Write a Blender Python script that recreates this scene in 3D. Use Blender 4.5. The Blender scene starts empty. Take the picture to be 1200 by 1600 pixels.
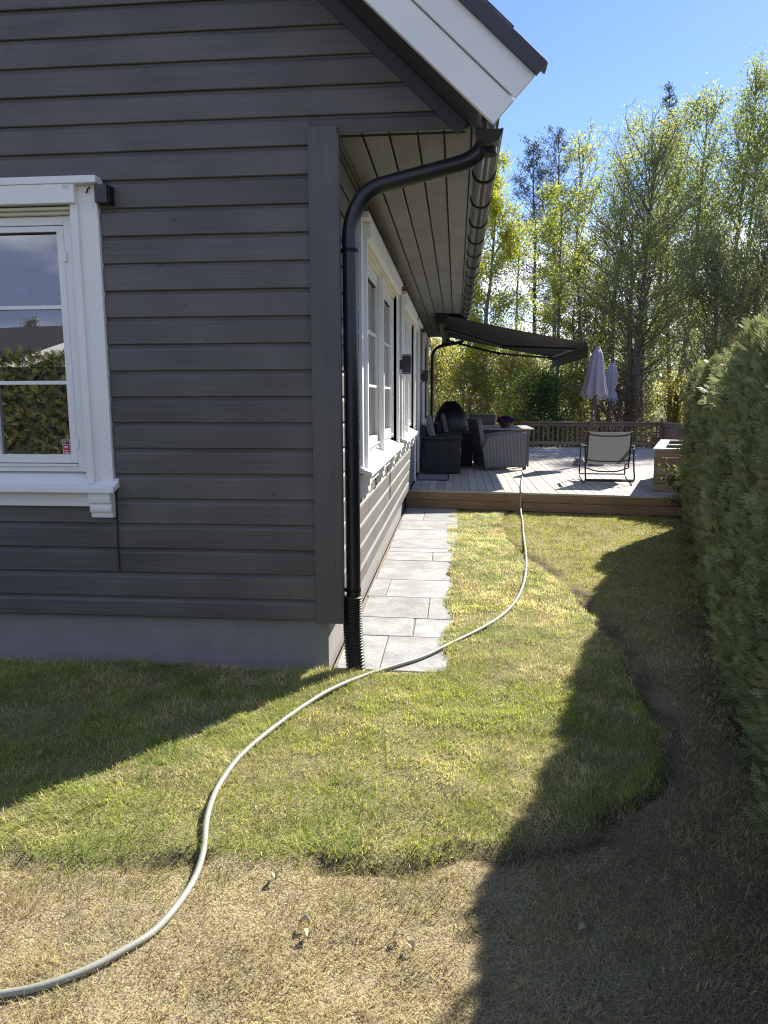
import bpy, bmesh, math, random
import numpy as np
from mathutils import Vector, Matrix

C = bpy.context.scene
COL = C.collection
R = math.radians

# ------------------------------------------------------------------ camera
cam_d = bpy.data.cameras.new('camera'); cam = bpy.data.objects.new('camera', cam_d); COL.objects.link(cam)
yaw, pitch, roll = R(-5.4772), R(-8.7375), R(-0.1848)
fw = Vector((math.sin(yaw)*math.cos(pitch), math.cos(yaw)*math.cos(pitch), math.sin(pitch)))
rt = Vector((math.cos(yaw), -math.sin(yaw), 0)); up = rt.cross(fw)
r2 = math.cos(roll)*rt + math.sin(roll)*up; u2 = -math.sin(roll)*rt + math.cos(roll)*up
CP = Vector((0.6672, -4.2746, 1.6278))
cam.matrix_world = Matrix(((r2.x, u2.x, -fw.x, CP.x), (r2.y, u2.y, -fw.y, CP.y), (r2.z, u2.z, -fw.z, CP.z), (0, 0, 0, 1)))
cam_d.sensor_fit = 'VERTICAL'; cam_d.sensor_height = 36.0; cam_d.sensor_width = 27.0
cam_d.lens = 1172.75/1600*36
cam_d.clip_start = 0.05; cam_d.clip_end = 3000
C.camera = cam

# ------------------------------------------------------------------ sky, sun, exposure
SUN_EL, SUN_AZ = R(37.0), R(34.5)          # azimuth from +Y towards +X
W = bpy.data.worlds.new('World'); C.world = W; W.use_nodes = True
nt = W.node_tree; N = nt.nodes; L = nt.links
for n in list(N): N.remove(n)
wo = N.new('ShaderNodeOutputWorld'); bg = N.new('ShaderNodeBackground'); L.new(bg.outputs[0], wo.inputs[0])
sky = N.new('ShaderNodeTexSky'); sky.sky_type = 'NISHITA'; sky.sun_disc = False
sky.sun_elevation = SUN_EL; sky.sun_rotation = SUN_AZ
sky.air_density = 1.0; sky.dust_density = 0.1; sky.ozone_density = 1.6; sky.altitude = 150
bg.inputs[1].default_value = 0.085
tc = N.new('ShaderNodeTexCoord'); sep = N.new('ShaderNodeSeparateXYZ'); L.new(tc.outputs['Generated'], sep.inputs[0])
mp = N.new('ShaderNodeMapping'); mp.inputs['Scale'].default_value = (1.0, 1.0, 2.6); L.new(tc.outputs['Generated'], mp.inputs[0])
no = N.new('ShaderNodeTexNoise'); no.inputs['Scale'].default_value = 2.6; no.inputs['Detail'].default_value = 7; no.inputs['Roughness'].default_value = 0.55
L.new(mp.outputs[0], no.inputs[0])
def mr(a, b, c, d, src, tree_nodes=None, links=None, smooth=True):
    m = (tree_nodes or N).new('ShaderNodeMapRange')
    if smooth: m.interpolation_type = 'SMOOTHSTEP'
    for i, v in zip((1, 2, 3, 4), (a, b, c, d)): m.inputs[i].default_value = v
    (links or L).new(src, m.inputs[0]); return m.outputs[0]
def wmath(op, a, b):
    m = N.new('ShaderNodeMath'); m.operation = op
    for i, v in enumerate((a, b)):
        if isinstance(v, (int, float)): m.inputs[i].default_value = v
        else: L.new(v, m.inputs[i])
    m.use_clamp = (op == 'ADD'); return m.outputs[0]
cl = mr(0.40, 0.60, 0, 1, no.outputs[0])
low = mr(0.13, 0.24, 1, 0, sep.outputs[2])                 # cloud bank low over the horizon
south = mr(-0.55, 0.05, 1, 0, sep.outputs[1])              # broken cloud over the other half of the sky
above = mr(-0.02, 0.02, 0, 1, sep.outputs[2])
lowc = wmath('MULTIPLY', low, mr(0.30, 0.50, 0, 1, no.outputs[0]))
msk = wmath('MULTIPLY', wmath('ADD', lowc, wmath('MULTIPLY', south, cl)), above)
no2 = N.new('ShaderNodeTexNoise'); no2.inputs['Scale'].default_value = 4.5; no2.inputs['Detail'].default_value = 5
L.new(mp.outputs[0], no2.inputs[0])
ccol = N.new('ShaderNodeMix'); ccol.data_type = 'RGBA'
ccol.inputs[6].default_value = (2.3, 2.8, 4.7, 1); ccol.inputs[7].default_value = (7.6, 8.1, 9.0, 1)
L.new(wmath('ADD', mr(0.42, 0.66, 0, 1, no2.outputs[0]), mr(-0.25, 0.3, 0, 1, sep.outputs[1])), ccol.inputs[0])
smix = N.new('ShaderNodeMix'); smix.data_type = 'RGBA'
skt = N.new('ShaderNodeMix'); skt.data_type = 'RGBA'; skt.blend_type = 'MULTIPLY'; skt.inputs[0].default_value = 1.0
skt.inputs[7].default_value = (0.66, 0.74, 0.98, 1); L.new(sky.outputs[0], skt.inputs[6])
L.new(msk, smix.inputs[0]); L.new(skt.outputs[2], smix.inputs[6]); L.new(ccol.outputs[2], smix.inputs[7])
L.new(smix.outputs[2], bg.inputs[0])

sun_d = bpy.data.lights.new('sun', 'SUN'); sun = bpy.data.objects.new('sun', sun_d); COL.objects.link(sun)
sun_d.energy = 5.0; sun_d.angle = R(0.53); sun_d.color = (1.0, 0.95, 0.86)
sdir = Vector((math.sin(SUN_AZ)*math.cos(SUN_EL), math.cos(SUN_AZ)*math.cos(SUN_EL), math.sin(SUN_EL)))
sun.rotation_euler = sdir.to_track_quat('Z', 'Y').to_euler(); sun.location = sdir*60

vs = C.view_settings; vs.view_transform = 'Standard'; vs.look = 'None'; vs.gamma = 1; vs.use_curve_mapping = False
vs.exposure = 1.25
C.render.engine = 'CYCLES'; C.cycles.max_bounces = 8; C.cycles.transparent_max_bounces = 8
C.cycles.use_denoising = True; C.cycles.denoiser = 'OPENIMAGEDENOISE'; C.cycles.denoising_input_passes = 'RGB_ALBEDO_NORMAL'; C.cycles.denoising_prefilter = 'NONE'; C.cycles.filter_width = 1.1; C.cycles.use_adaptive_sampling = False; C.cycles.sample_clamp_indirect = 6.0

# ------------------------------------------------------------------ helpers
def tag(o, label=None, cat=None, group=None, kind=None):
    if label: o['label'] = label
    if cat: o['category'] = cat
    if group: o['group'] = group
    if kind: o['kind'] = kind
    return o
def empty(name, loc=(0, 0, 0), rz=0, label=None, cat=None, group=None, kind=None):
    o = bpy.data.objects.new(name, None); COL.objects.link(o); o.location = loc; o.rotation_euler = (0, 0, rz)
    o.empty_display_size = 0.1
    return tag(o, label, cat, group, kind)
class MB:
    def __init__(s): s.v = []; s.f = []; s.mi = []; s.cur = 0
    def add(s, vs_, fs_):
        b = len(s.v); s.v.extend([tuple(q) for q in vs_]); s.f.extend([tuple(i+b for i in q) for q in fs_]); s.mi.extend([s.cur]*len(fs_)); return s
    def box(s, x0, x1, y0, y1, z0, z1, M=None):
        x0, x1 = min(x0, x1), max(x0, x1); y0, y1 = min(y0, y1), max(y0, y1); z0, z1 = min(z0, z1), max(z0, z1)
        P = [(x0,y0,z0),(x1,y0,z0),(x1,y1,z0),(x0,y1,z0),(x0,y0,z1),(x1,y0,z1),(x1,y1,z1),(x0,y1,z1)]
        if M: P = [M(*q) for q in P]
        return s.add(P, [(3,2,1,0),(4,5,6,7),(0,1,5,4),(1,2,6,5),(2,3,7,6),(3,0,4,7)])
    def hexa(s, P):   # 8 points: bottom loop ccw, top loop ccw
        return s.add(P, [(3,2,1,0),(4,5,6,7),(0,1,5,4),(1,2,6,5),(2,3,7,6),(3,0,4,7)])
    def prism(s, poly, a, b, M):   # poly [(p,q)] ccw extruded along third coordinate from a to b; M(p,q,t)->xyz
        n = len(poly)
        P = [M(p, q, a) for p, q in poly] + [M(p, q, b) for p, q in poly]
        F = [tuple(reversed(range(n))), tuple(range(n, 2*n))] + [(i, (i+1) % n, n+(i+1) % n, n+i) for i in range(n)]
        return s.add(P, F)
    def tube(s, pts, r, n=8, caps=True, squash=None):
        pts = [Vector(q) for q in pts]; m = len(pts)
        rr = r if hasattr(r, '__len__') else [r]*m
        tg = []
        for i in range(m):
            t = pts[min(i+1, m-1)] - pts[max(i-1, 0)]
            tg.append(t.normalized() if t.length > 1e-9 else Vector((0, 0, 1)))
        ref = Vector((0, 0, 1)) if abs(tg[0].z) < .9 else Vector((1, 0, 0))
        u = tg[0].cross(ref).normalized(); P = []
        for i in range(m):
            u = (u - tg[i]*u.dot(tg[i])).normalized(); w = tg[i].cross(u)
            for k in range(n):
                a = 2*math.pi*k/n
                P.append(pts[i] + (u*math.cos(a) + w*math.sin(a))*rr[i])
        F = [(i*n+k, i*n+(k+1) % n, (i+1)*n+(k+1) % n, (i+1)*n+k) for i in range(m-1) for k in range(n)]
        if caps: F += [tuple(reversed(range(n))), tuple((m-1)*n+k for k in range(n))]
        return s.add(P, F)
    def lathe(s, prof, n=20, c=(0, 0, 0), fn=None):   # prof [(r,z)]
        P = []
        for r, z in prof:
            for k in range(n):
                a = 2*math.pi*k/n; q = r*(fn(a, z) if fn else 1)
                P.append((c[0]+q*math.cos(a), c[1]+q*math.sin(a), c[2]+z))
        m = len(prof)
        F = [(i*n+k, i*n+(k+1) % n, (i+1)*n+(k+1) % n, (i+1)*n+k) for i in range(m-1) for k in range(n)]
        F += [tuple(reversed(range(n))), tuple((m-1)*n+k for k in range(n))]
        return s.add(P, F)
    def build(s, name, mat, parent=None, smooth=False, bevel=0, kind=None):
        me = bpy.data.meshes.new(name); me.from_pydata(s.v, [], s.f)
        bm = bmesh.new(); bm.from_mesh(me); bmesh.ops.recalc_face_normals(bm, faces=bm.faces); bm.to_mesh(me); bm.free()
        for m_ in (mat if isinstance(mat, (list, tuple)) else [mat]): me.materials.append(m_)
        if isinstance(mat, (list, tuple)): me.polygons.foreach_set('material_index', s.mi)
        if smooth:
            me.polygons.foreach_set('use_smooth', [True]*len(me.polygons))
            me.set_sharp_from_angle(angle=R(40))
        me.update()
        o = bpy.data.objects.new(name, me); COL.objects.link(o)
        if parent: o.parent = parent
        if bevel:
            b = o.modifiers.new('bevel', 'BEVEL'); b.width = bevel; b.segments = 2; b.limit_method = 'ANGLE'; b.angle_limit = R(40)
        if kind: o['kind'] = kind
        return o
def bx(name, mat, parent, x0, x1, y0, y1, z0, z1, bevel=0.003, M=None):
    return MB().box(x0, x1, y0, y1, z0, z1, M).build(name, mat, parent, bevel=bevel)
def copy_tree(o, parent=None):
    c = o.copy(); COL.objects.link(c); c.parent = parent
    for ch in list(o.children): copy_tree(ch, c)
    return c
def fillet(pts, rad, n=6):
    pts = [Vector(p) for p in pts]; out = [pts[0]]
    for i in range(1, len(pts)-1):
        a, b, c = pts[i-1], pts[i], pts[i+1]
        d1 = (a-b); d2 = (c-b); l = min(rad, d1.length*.49, d2.length*.49)
        p, q = b+d1.normalized()*l, b+d2.normalized()*l
        for k in range(n+1):
            t = k/n; out.append(p*(1-t)**2 + b*2*t*(1-t) + q*t*t)
    out.append(pts[-1]); return out
def catmull(pts, n=8):
    pts = [Vector(p) for p in pts]; P = [pts[0]*2-pts[1]] + pts + [pts[-1]*2-pts[-2]]; out = []
    for i in range(1, len(P)-2):
        a, b, c, d = P[i-1:i+3]
        for k in range(n):
            t = k/n; out.append(.5*((2*b)+(c-a)*t+(2*a-5*b+4*c-d)*t*t+(3*b-a-3*c+d)*t**3))
    out.append(pts[-1]); return out
def np_mesh(name, V, F, mat, colors=None, parent=None, smooth=False, kind=None):
    """V (n,3), F (m,3) or (m,4) int; colors (n,3) stored as the attribute Col"""
    me = bpy.data.meshes.new(name); k = F.shape[1]
    me.vertices.add(len(V)); me.vertices.foreach_set('co', np.ascontiguousarray(V, dtype=np.float32).ravel())
    me.loops.add(F.size); me.loops.foreach_set('vertex_index', np.ascontiguousarray(F, dtype=np.int32).ravel())
    me.polygons.add(len(F)); me.polygons.foreach_set('loop_start', np.arange(0, F.size, k, dtype=np.int32))
    if smooth: me.polygons.foreach_set('use_smooth', np.ones(len(F), dtype=bool))
    me.update(calc_edges=True)
    if colors is not None:
        a = me.color_attributes.new('Col', 'FLOAT_COLOR', 'POINT')
        c4 = np.ones((len(V), 4), dtype=np.float32); c4[:, :3] = colors; a.data.foreach_set('color', c4.ravel())
    me.materials.append(mat)
    o = bpy.data.objects.new(name, me); COL.objects.link(o)
    if parent: o.parent = parent
    if kind: o['kind'] = kind
    return o
_LAT = {}
def vnoise(x, y, seed=0):
    if seed not in _LAT: _LAT[seed] = np.random.RandomState(seed+11).rand(256, 256)
    A = _LAT[seed]; xi = np.floor(x).astype(int); yi = np.floor(y).astype(int)
    fx = x-xi; fy = y-yi; fx = fx*fx*(3-2*fx); fy = fy*fy*(3-2*fy)
    g = lambda i, j: A[(xi+i) & 255, (yi+j) & 255]
    return (g(0,0)*(1-fx)+g(1,0)*fx)*(1-fy) + (g(0,1)*(1-fx)+g(1,1)*fx)*fy
def fbm(x, y, seed=0, o=4):
    s = 0; a = .5
    for k in range(o): s = s + a*vnoise(x*2**k, y*2**k, seed+k*7); a *= .5
    return s/(1-.5**o)

# ------------------------------------------------------------------ materials
def mat(name):
    m = bpy.data.materials.new(name); m.use_nodes = True
    t = m.node_tree; b = t.nodes['Principled BSDF']; return m, t.nodes, t.links, b
def sock(v): return (*v, 1) if len(v) == 3 else v
def plain(name, col, rough=0.5, metal=0, spec=0.5, var=0.0, bump=0.0, bscale=60, coat=0):
    m, n, l, b = mat(name)
    b.inputs['Base Color'].default_value = sock(col); b.inputs['Roughness'].default_value = rough
    b.inputs['Metallic'].default_value = metal; b.inputs['Specular IOR Level'].default_value = spec
    b.inputs['Coat Weight'].default_value = coat
    tcn = n.new('ShaderNodeTexCoord')
    if var:
        no = n.new('ShaderNodeTexNoise'); no.inputs['Scale'].default_value = 7; no.inputs['Detail'].default_value = 6
        l.new(tcn.outputs['Object'], no.inputs[0])
        mx = n.new('ShaderNodeMix'); mx.data_type = 'RGBA'
        mx.inputs[6].default_value = sock([c*(1-var) for c in col]); mx.inputs[7].default_value = sock([min(1, c*(1+var)) for c in col])
        l.new(no.outputs[0], mx.inputs[0]); l.new(mx.outputs[2], b.inputs['Base Color'])
    if bump:
        no = n.new('ShaderNodeTexNoise'); no.inputs['Scale'].default_value = bscale; no.inputs['Detail'].default_value = 4
        l.new(tcn.outputs['Object'], no.inputs[0])
        bp = n.new('ShaderNodeBump'); bp.inputs['Strength'].default_value = bump; bp.inputs['Distance'].default_value = 0.004
        l.new(no.outputs[0], bp.inputs['Height']); l.new(bp.outputs[0], b.inputs['Normal'])
    return m
def wood(name, c1, c2, axis, rough=0.6, grain=1.0, obj_var=0.12, streak=0.35, knots=0.0, spec=0.4, bump=0.35):
    """board wood: grain along axis, per-board tone from the object's random number"""
    m, n, l, b = mat(name)
    tcn = n.new('ShaderNodeTexCoord'); oi = n.new('ShaderNodeObjectInfo')
    vm = n.new('ShaderNodeVectorMath'); vm.operation = 'MULTIPLY_ADD'
    cx = n.new('ShaderNodeCombineXYZ'); 
    for i in range(3): l.new(oi.outputs['Random'], cx.inputs[i])
    vm.inputs[1].default_value = (37, 53, 71); l.new(cx.outputs[0], vm.inputs[0]); l.new(tcn.outputs['Object'], vm.inputs[2])
    mp = n.new('ShaderNodeMapping'); sc = [26*grain]*3; sc[axis] = 1.1*grain; mp.inputs['Scale'].default_value = sc
    l.new(vm.outputs[0], mp.inputs[0])
    no = n.new('ShaderNodeTexNoise'); no.inputs['Scale'].default_value = 1.0; no.inputs['Detail'].default_value = 6; no.inputs['Roughness'].default_value = .62; no.inputs['Distortion'].default_value = .6
    l.new(mp.outputs[0], no.inputs[0])
    mp2 = n.new('ShaderNodeMapping'); sc2 = [130*grain]*3; sc2[axis] = 3.0*grain; mp2.inputs['Scale'].default_value = sc2
    l.new(vm.outputs[0], mp2.inputs[0])
    n2 = n.new('ShaderNodeTexNoise'); n2.inputs['Scale'].default_value = 1; n2.inputs['Detail'].default_value = 3; l.new(mp2.outputs[0], n2.inputs[0])
    big = n.new('ShaderNodeTexNoise'); big.inputs['Scale'].default_value = 2.2; big.inputs['Detail'].default_value = 3; l.new(vm.outputs[0], big.inputs[0])
    ma = n.new('ShaderNodeMath'); ma.operation = 'MULTIPLY_ADD'; ma.inputs[1].default_value = streak*2.2
    ms = n.new('ShaderNodeMath'); ms.operation = 'SUBTRACT'; ms.inputs[1].default_value = .5; l.new(no.outputs[0], ms.inputs[0])
    l.new(ms.outputs[0], ma.inputs[0])
    l.new(mr(.3, .7, .25, .75, big.outputs[0], n, l), ma.inputs[2])
    mx = n.new('ShaderNodeMix'); mx.data_type = 'RGBA'; mx.inputs[6].default_value = sock(c1); mx.inputs[7].default_value = sock(c2)
    mx.clamp_factor = True
    l.new(ma.outputs[0], mx.inputs[0])
    hs = n.new('ShaderNodeHueSaturation'); l.new(mx.outputs[2], hs.inputs['Color'])
    l.new(mr(0, 1, 1-obj_var, 1+obj_var, oi.outputs['Random'], n, l, False), hs.inputs['Value'])
    outc = hs.outputs[0]
    if knots:
        vo = n.new('ShaderNodeTexVoronoi'); vo.inputs['Scale'].default_value = 1.0
        mp3 = n.new('ShaderNodeMapping'); s3 = [9.0]*3; s3[axis] = 4.0; mp3.inputs['Scale'].default_value = s3
        l.new(vm.outputs[0], mp3.inputs[0]); l.new(mp3.outputs[0], vo.inputs[0])
        kx = n.new('ShaderNodeMix'); kx.data_type = 'RGBA'; kx.inputs[7].default_value = sock([c*.28 for c in c1])
        sx_ = n.new('ShaderNodeSeparateXYZ'); l.new(vo.outputs['Color'], sx_.inputs[0])
        kd = n.new('ShaderNodeMath'); kd.operation = 'MULTIPLY_ADD'; kd.inputs[1].default_value = .22; l.new(no.outputs[0], kd.inputs[0]); l.new(vo.outputs['Distance'], kd.inputs[2])
        km = n.new('ShaderNodeMath'); km.operation = 'MULTIPLY'; l.new(mr(.14, .26, knots, 0, kd.outputs[0], n, l), km.inputs[0]); l.new(mr(.52, .60, 0, 1, sx_.outputs[0], n, l), km.inputs[1])
        l.new(km.outputs[0], kx.inputs[0]); l.new(outc, kx.inputs[6]); outc = kx.outputs[2]
    l.new(outc, b.inputs['Base Color'])
    ad = n.new('ShaderNodeMath'); ad.operation = 'ADD'; l.new(no.outputs[0], ad.inputs[0]); l.new(n2.outputs[0], ad.inputs[1])
    bp = n.new('ShaderNodeBump'); bp.inputs['Strength'].default_value = bump; bp.inputs['Distance'].default_value = .003
    l.new(ad.outputs[0], bp.inputs['Height']); l.new(bp.outputs[0], b.inputs['Normal'])
    b.inputs['Roughness'].default_value = rough; b.inputs['Specular IOR Level'].default_value = spec
    return m
def leafmat(name, trans=0.5, rough=.55):
    m, n, l, b = mat(name)
    out = [q for q in n if q.type == 'OUTPUT_MATERIAL'][0]
    at = n.new('ShaderNodeAttribute'); at.attribute_name = 'Col'
    l.new(at.outputs['Color'], b.inputs['Base Color']); b.inputs['Roughness'].default_value = rough; b.inputs['Specular IOR Level'].default_value = .12
    tr = n.new('ShaderNodeBsdfTranslucent'); 
    hs = n.new('ShaderNodeHueSaturation'); hs.inputs['Saturation'].default_value = 1.08; hs.inputs['Value'].default_value = 1.4
    l.new(at.outputs['Color'], hs.inputs['Color']); l.new(hs.outputs[0], tr.inputs[0])
    mx = n.new('ShaderNodeMixShader'); mx.inputs[0].default_value = trans
    l.new(b.outputs[0], mx.inputs[1]); l.new(tr.outputs[0], mx.inputs[2]); l.new(mx.outputs[0], out.inputs[0])
    return m
def attrmat(name, rough=.9, bump=.6, scale=45, fine=.35):
    m, n, l, b = mat(name)
    at = n.new('ShaderNodeAttribute'); at.attribute_name = 'Col'; tcn = n.new('ShaderNodeTexCoord')
    no = n.new('ShaderNodeTexNoise'); no.inputs['Scale'].default_value = scale; no.inputs['Detail'].default_value = 8; l.new(tcn.outputs['Object'], no.inputs[0])
    hs = n.new('ShaderNodeHueSaturation'); l.new(at.outputs['Color'], hs.inputs['Color'])
    l.new(mr(.3, .7, 1-fine, 1+fine, no.outputs[0], n, l), hs.inputs['Value']); l.new(hs.outputs[0], b.inputs['Base Color'])
    b.inputs['Roughness'].default_value = rough; b.inputs['Specular IOR Level'].default_value = .2
    bp = n.new('ShaderNodeBump'); bp.inputs['Strength'].default_value = bump; bp.inputs['Distance'].default_value = .02
    l.new(no.outputs[0], bp.inputs['Height']); l.new(bp.outputs[0], b.inputs['Normal'])
    return m
def weave(name, c1, c2, sx=70, sz=55, rough=.55):
    """woven wicker: alternating strands in relief"""
    m, n, l, b = mat(name)
    tcn = n.new('ShaderNodeTexCoord')
    def wv(d, s):
        w = n.new('ShaderNodeTexWave'); w.wave_type = 'BANDS'; w.bands_direction = d; w.inputs['Scale'].default_value = s; w.inputs['Distortion'].default_value = .4
        l.new(tcn.outputs['Object'], w.inputs[0]); return w.outputs['Fac']
    a = n.new('ShaderNodeMath'); a.operation = 'MAXIMUM'; l.new(wv('X', sx*.16), a.inputs[0]); l.new(wv('Y', sx*.16), a.inputs[1])
    c = n.new('ShaderNodeMath'); c.operation = 'MULTIPLY'; l.new(a.outputs[0], c.inputs[0]); l.new(mr(0, 1, .6, 1, wv('Z', sz*.3), n, l), c.inputs[1])
    mx = n.new('ShaderNodeMix'); mx.data_type = 'RGBA'; mx.inputs[6].default_value = sock(c1); mx.inputs[7].default_value = sock(c2)
    l.new(c.outputs[0], mx.inputs[0]); l.new(mx.outputs[2], b.inputs['Base Color'])
    bp = n.new('ShaderNodeBump'); bp.inputs['Strength'].default_value = .8; bp.inputs['Distance'].default_value = .006
    l.new(c.outputs[0], bp.inputs['Height']); l.new(bp.outputs[0], b.inputs['Normal'])
    b.inputs['Roughness'].default_value = rough
    return m

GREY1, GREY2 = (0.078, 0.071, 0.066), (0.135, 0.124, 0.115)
M = {}
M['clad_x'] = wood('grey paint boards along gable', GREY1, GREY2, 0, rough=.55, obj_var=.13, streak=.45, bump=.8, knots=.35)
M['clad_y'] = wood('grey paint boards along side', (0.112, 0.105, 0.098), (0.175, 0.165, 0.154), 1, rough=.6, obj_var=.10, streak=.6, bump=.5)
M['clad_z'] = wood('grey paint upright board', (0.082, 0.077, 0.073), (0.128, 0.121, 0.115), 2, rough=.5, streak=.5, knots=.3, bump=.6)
M['soffit'] = wood('grey stained soffit boards', (0.168, 0.168, 0.168), (0.25, 0.25, 0.25), 1, rough=.65, obj_var=.10, streak=.6, knots=.22)
M['dark_trim'] = plain('dark painted trim', (0.045, 0.043, 0.047), .55, bump=.1, bscale=40)
M['white'] = wood('white paint', (0.79, 0.78, 0.735), (0.83, 0.82, 0.785), 0, rough=.62, spec=.25, obj_var=.02, streak=.2, bump=.12)
M['white_plain'] = plain('white window paint', (0.80, 0.79, 0.75), .35, var=.03, bump=.03)
M['cream'] = plain('cream window lining', (0.70, 0.66, 0.50), .5, var=.05)
M['verge'] = wood('white verge paint', (0.75, 0.74, 0.70), (0.81, 0.80, 0.77), 0, rough=.5, obj_var=.02, streak=.3, bump=.2)
M['roof_metal'] = plain('dark roof metal', (0.035, 0.034, 0.038), .4, spec=.5)
M['roof_tile'] = plain('dark roof tile', (0.045, 0.045, 0.048), .7, var=.3, bump=.5, bscale=20)
M['gutter'] = plain('brown black gutter steel', (0.040, 0.035, 0.032), .3, spec=.5, coat=.3)
M['bracket'] = plain('black bracket steel', (0.010, 0.010, 0.010), .55, spec=.2)
M['spout'] = plain('black downspout plastic', (0.013, 0.013, 0.017), .33, spec=.5)
M['corrugated'] = plain('black corrugated plastic', (0.012, 0.012, 0.013), .4)
M['render'] = plain('grey rendered foundation', (0.235, 0.228, 0.22), .88, var=.22, bump=.9, bscale=70)
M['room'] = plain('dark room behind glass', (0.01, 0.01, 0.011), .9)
def glassmat():
    m, n, l, b = mat('window glass')
    b.inputs['Base Color'].default_value = (0.006, 0.008, 0.010, 1); b.inputs['Roughness'].default_value = 0.0
    b.inputs['IOR'].default_value = 3.0
    tcn = n.new('ShaderNodeTexCoord'); no = n.new('ShaderNodeTexNoise'); no.inputs['Scale'].default_value = 1.6; no.inputs['Detail'].default_value = 0
    l.new(tcn.outputs['Object'], no.inputs[0])
    bp = n.new('ShaderNodeBump'); bp.inputs['Strength'].default_value = .12; bp.inputs['Distance'].default_value = .01
    l.new(no.outputs[0], bp.inputs['Height']); l.new(bp.outputs[0], b.inputs['Normal'])
    return m
M['glass'] = glassmat()
M['gasket'] = plain('black gasket', (0.012, 0.012, 0.012), .6)
M['box'] = plain('anthracite plastic box', (0.030, 0.030, 0.036), .45, bump=.05)
M['cable'] = plain('black cable', (0.008, 0.008, 0.010), .5)
M['steel'] = plain('zinc steel', (0.5, 0.5, 0.5), .35, metal=1)
M['stone'] = None
M['red'] = plain('red sticker', (0.42, 0.015, 0.03), .35)
M['dark_red'] = plain('dark sticker band', (0.05, 0.012, 0.02), .35)
M['print'] = plain('white print', (0.75, 0.75, 0.75), .4)
M['label'] = plain('silver label', (0.72, 0.72, 0.72), .3)
M['label_ink'] = plain('grey label print', (0.42, 0.42, 0.43), .5)

def stonemat():
    m, n, l, b = mat('pale slate paving')
    tcn = n.new('ShaderNodeTexCoord'); oi = n.new('ShaderNodeObjectInfo')
    vm = n.new('ShaderNodeVectorMath'); vm.operation = 'ADD'; l.new(tcn.outputs['Object'], vm.inputs[0]); 
    cx = n.new('ShaderNodeCombineXYZ'); l.new(oi.outputs['Random'], cx.inputs[2]); l.new(cx.outputs[0], vm.inputs[1])
    no = n.new('ShaderNodeTexNoise'); no.inputs['Scale'].default_value = 5; no.inputs['Detail'].default_value = 8; no.inputs['Roughness'].default_value = .65; l.new(vm.outputs[0], no.inputs[0])
    n2 = n.new('ShaderNodeTexNoise'); n2.inputs['Scale'].default_value = 38; n2.inputs['Detail'].default_value = 6; l.new(vm.outputs[0], n2.inputs[0])
    mx = n.new('ShaderNodeMix'); mx.data_type = 'RGBA'; mx.inputs[6].default_value = (0.245, 0.245, 0.24, 1); mx.inputs[7].default_value = (0.36, 0.358, 0.35, 1)
    l.new(mr(.35, .65, 0, 1, no.outputs[0], n, l), mx.inputs[0])
    hs = n.new('ShaderNodeHueSaturation'); l.new(mx.outputs[2], hs.inputs['Color'])
    mu = n.new('ShaderNodeMath'); mu.operation = 'MULTIPLY'
    l.new(mr(0, 1, .90, 1.08, oi.outputs['Random'], n, l, False), mu.inputs[0]); l.new(mr(.3, .7, .9, 1.06, n2.outputs[0], n, l), mu.inputs[1]); l.new(mu.outputs[0], hs.inputs['Value'])
    l.new(hs.outputs[0], b.inputs['Base Color']); b.inputs['Roughness'].default_value = .7
    bp = n.new('ShaderNodeBump'); bp.inputs['Strength'].default_value = .35; bp.inputs['Distance'].default_value = .008; l.new(n2.outputs[0], bp.inputs['Height']); l.new(bp.outputs[0], b.inputs['Normal'])
    return m
M['stone'] = stonemat()
M['sand'] = plain('joint sand', (0.25, 0.185, 0.13), .95, var=.25, bump=.6, bscale=120)
M['deck'] = wood('weathered deck board', (0.33, 0.295, 0.255), (0.45, 0.412, 0.365), 1, rough=.75, obj_var=.12, streak=.5, knots=.35)
M['fascia'] = wood('brown deck fascia', (0.215, 0.138, 0.075), (0.335, 0.23, 0.135), 0, rough=.65, obj_var=.12, streak=.8, knots=.9)
M['planter'] = wood('brown planter board', (0.215, 0.15, 0.092), (0.33, 0.25, 0.165), 0, rough=.65, obj_var=.12, streak=.6, knots=.8)
M['planter_rim'] = wood('pale planter rim', (0.42, 0.38, 0.32), (0.55, 0.51, 0.45), 1, rough=.7, streak=.4)
M['rail'] = wood('brown weathered railing', (0.15, 0.10, 0.068), (0.25, 0.18, 0.13), 2, rough=.75, obj_var=.15, streak=.5)
M['rail_x'] = wood('brown weathered rail along', (0.17, 0.115, 0.08), (0.30, 0.225, 0.17), 0, rough=.7, obj_var=.1, streak=.5)
M['soil'] = plain('dark potting soil', (0.03, 0.022, 0.016), .95, var=.3, bump=.8, bscale=60)
M['awning'] = plain('charcoal awning fabric', (0.050, 0.047, 0.046), .8, var=.08, bump=.1, bscale=300)
M['black_metal'] = plain('black powder coat', (0.014, 0.014, 0.015), .35)
M['wicker_grey'] = weave('grey wicker', (0.075, 0.075, 0.08), (0.225, 0.22, 0.215), sx=72)
M['wicker_dark'] = weave('dark wicker', (0.006, 0.007, 0.010), (0.022, 0.023, 0.029), sx=105)
M['wicker_shaded'] = weave('shaded grey wicker', (0.05, 0.045, 0.042), (0.15, 0.14, 0.135))  # darker copy of the grey wicker, shade of the chair back put into colour
M['cushion'] = plain('grey cushion', (0.17, 0.17, 0.175), .9, var=.08, bump=.2, bscale=250)
M['table'] = plain('grey table top', (0.33, 0.335, 0.325), .55, var=.08)
M['cover'] = plain('black grill cover', (0.010, 0.010, 0.012), .38, bump=.6, bscale=9)
M['pot'] = plain('brown clay pot', (0.115, 0.055, 0.035), .7, var=.2)
M['mesh'] = None
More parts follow.
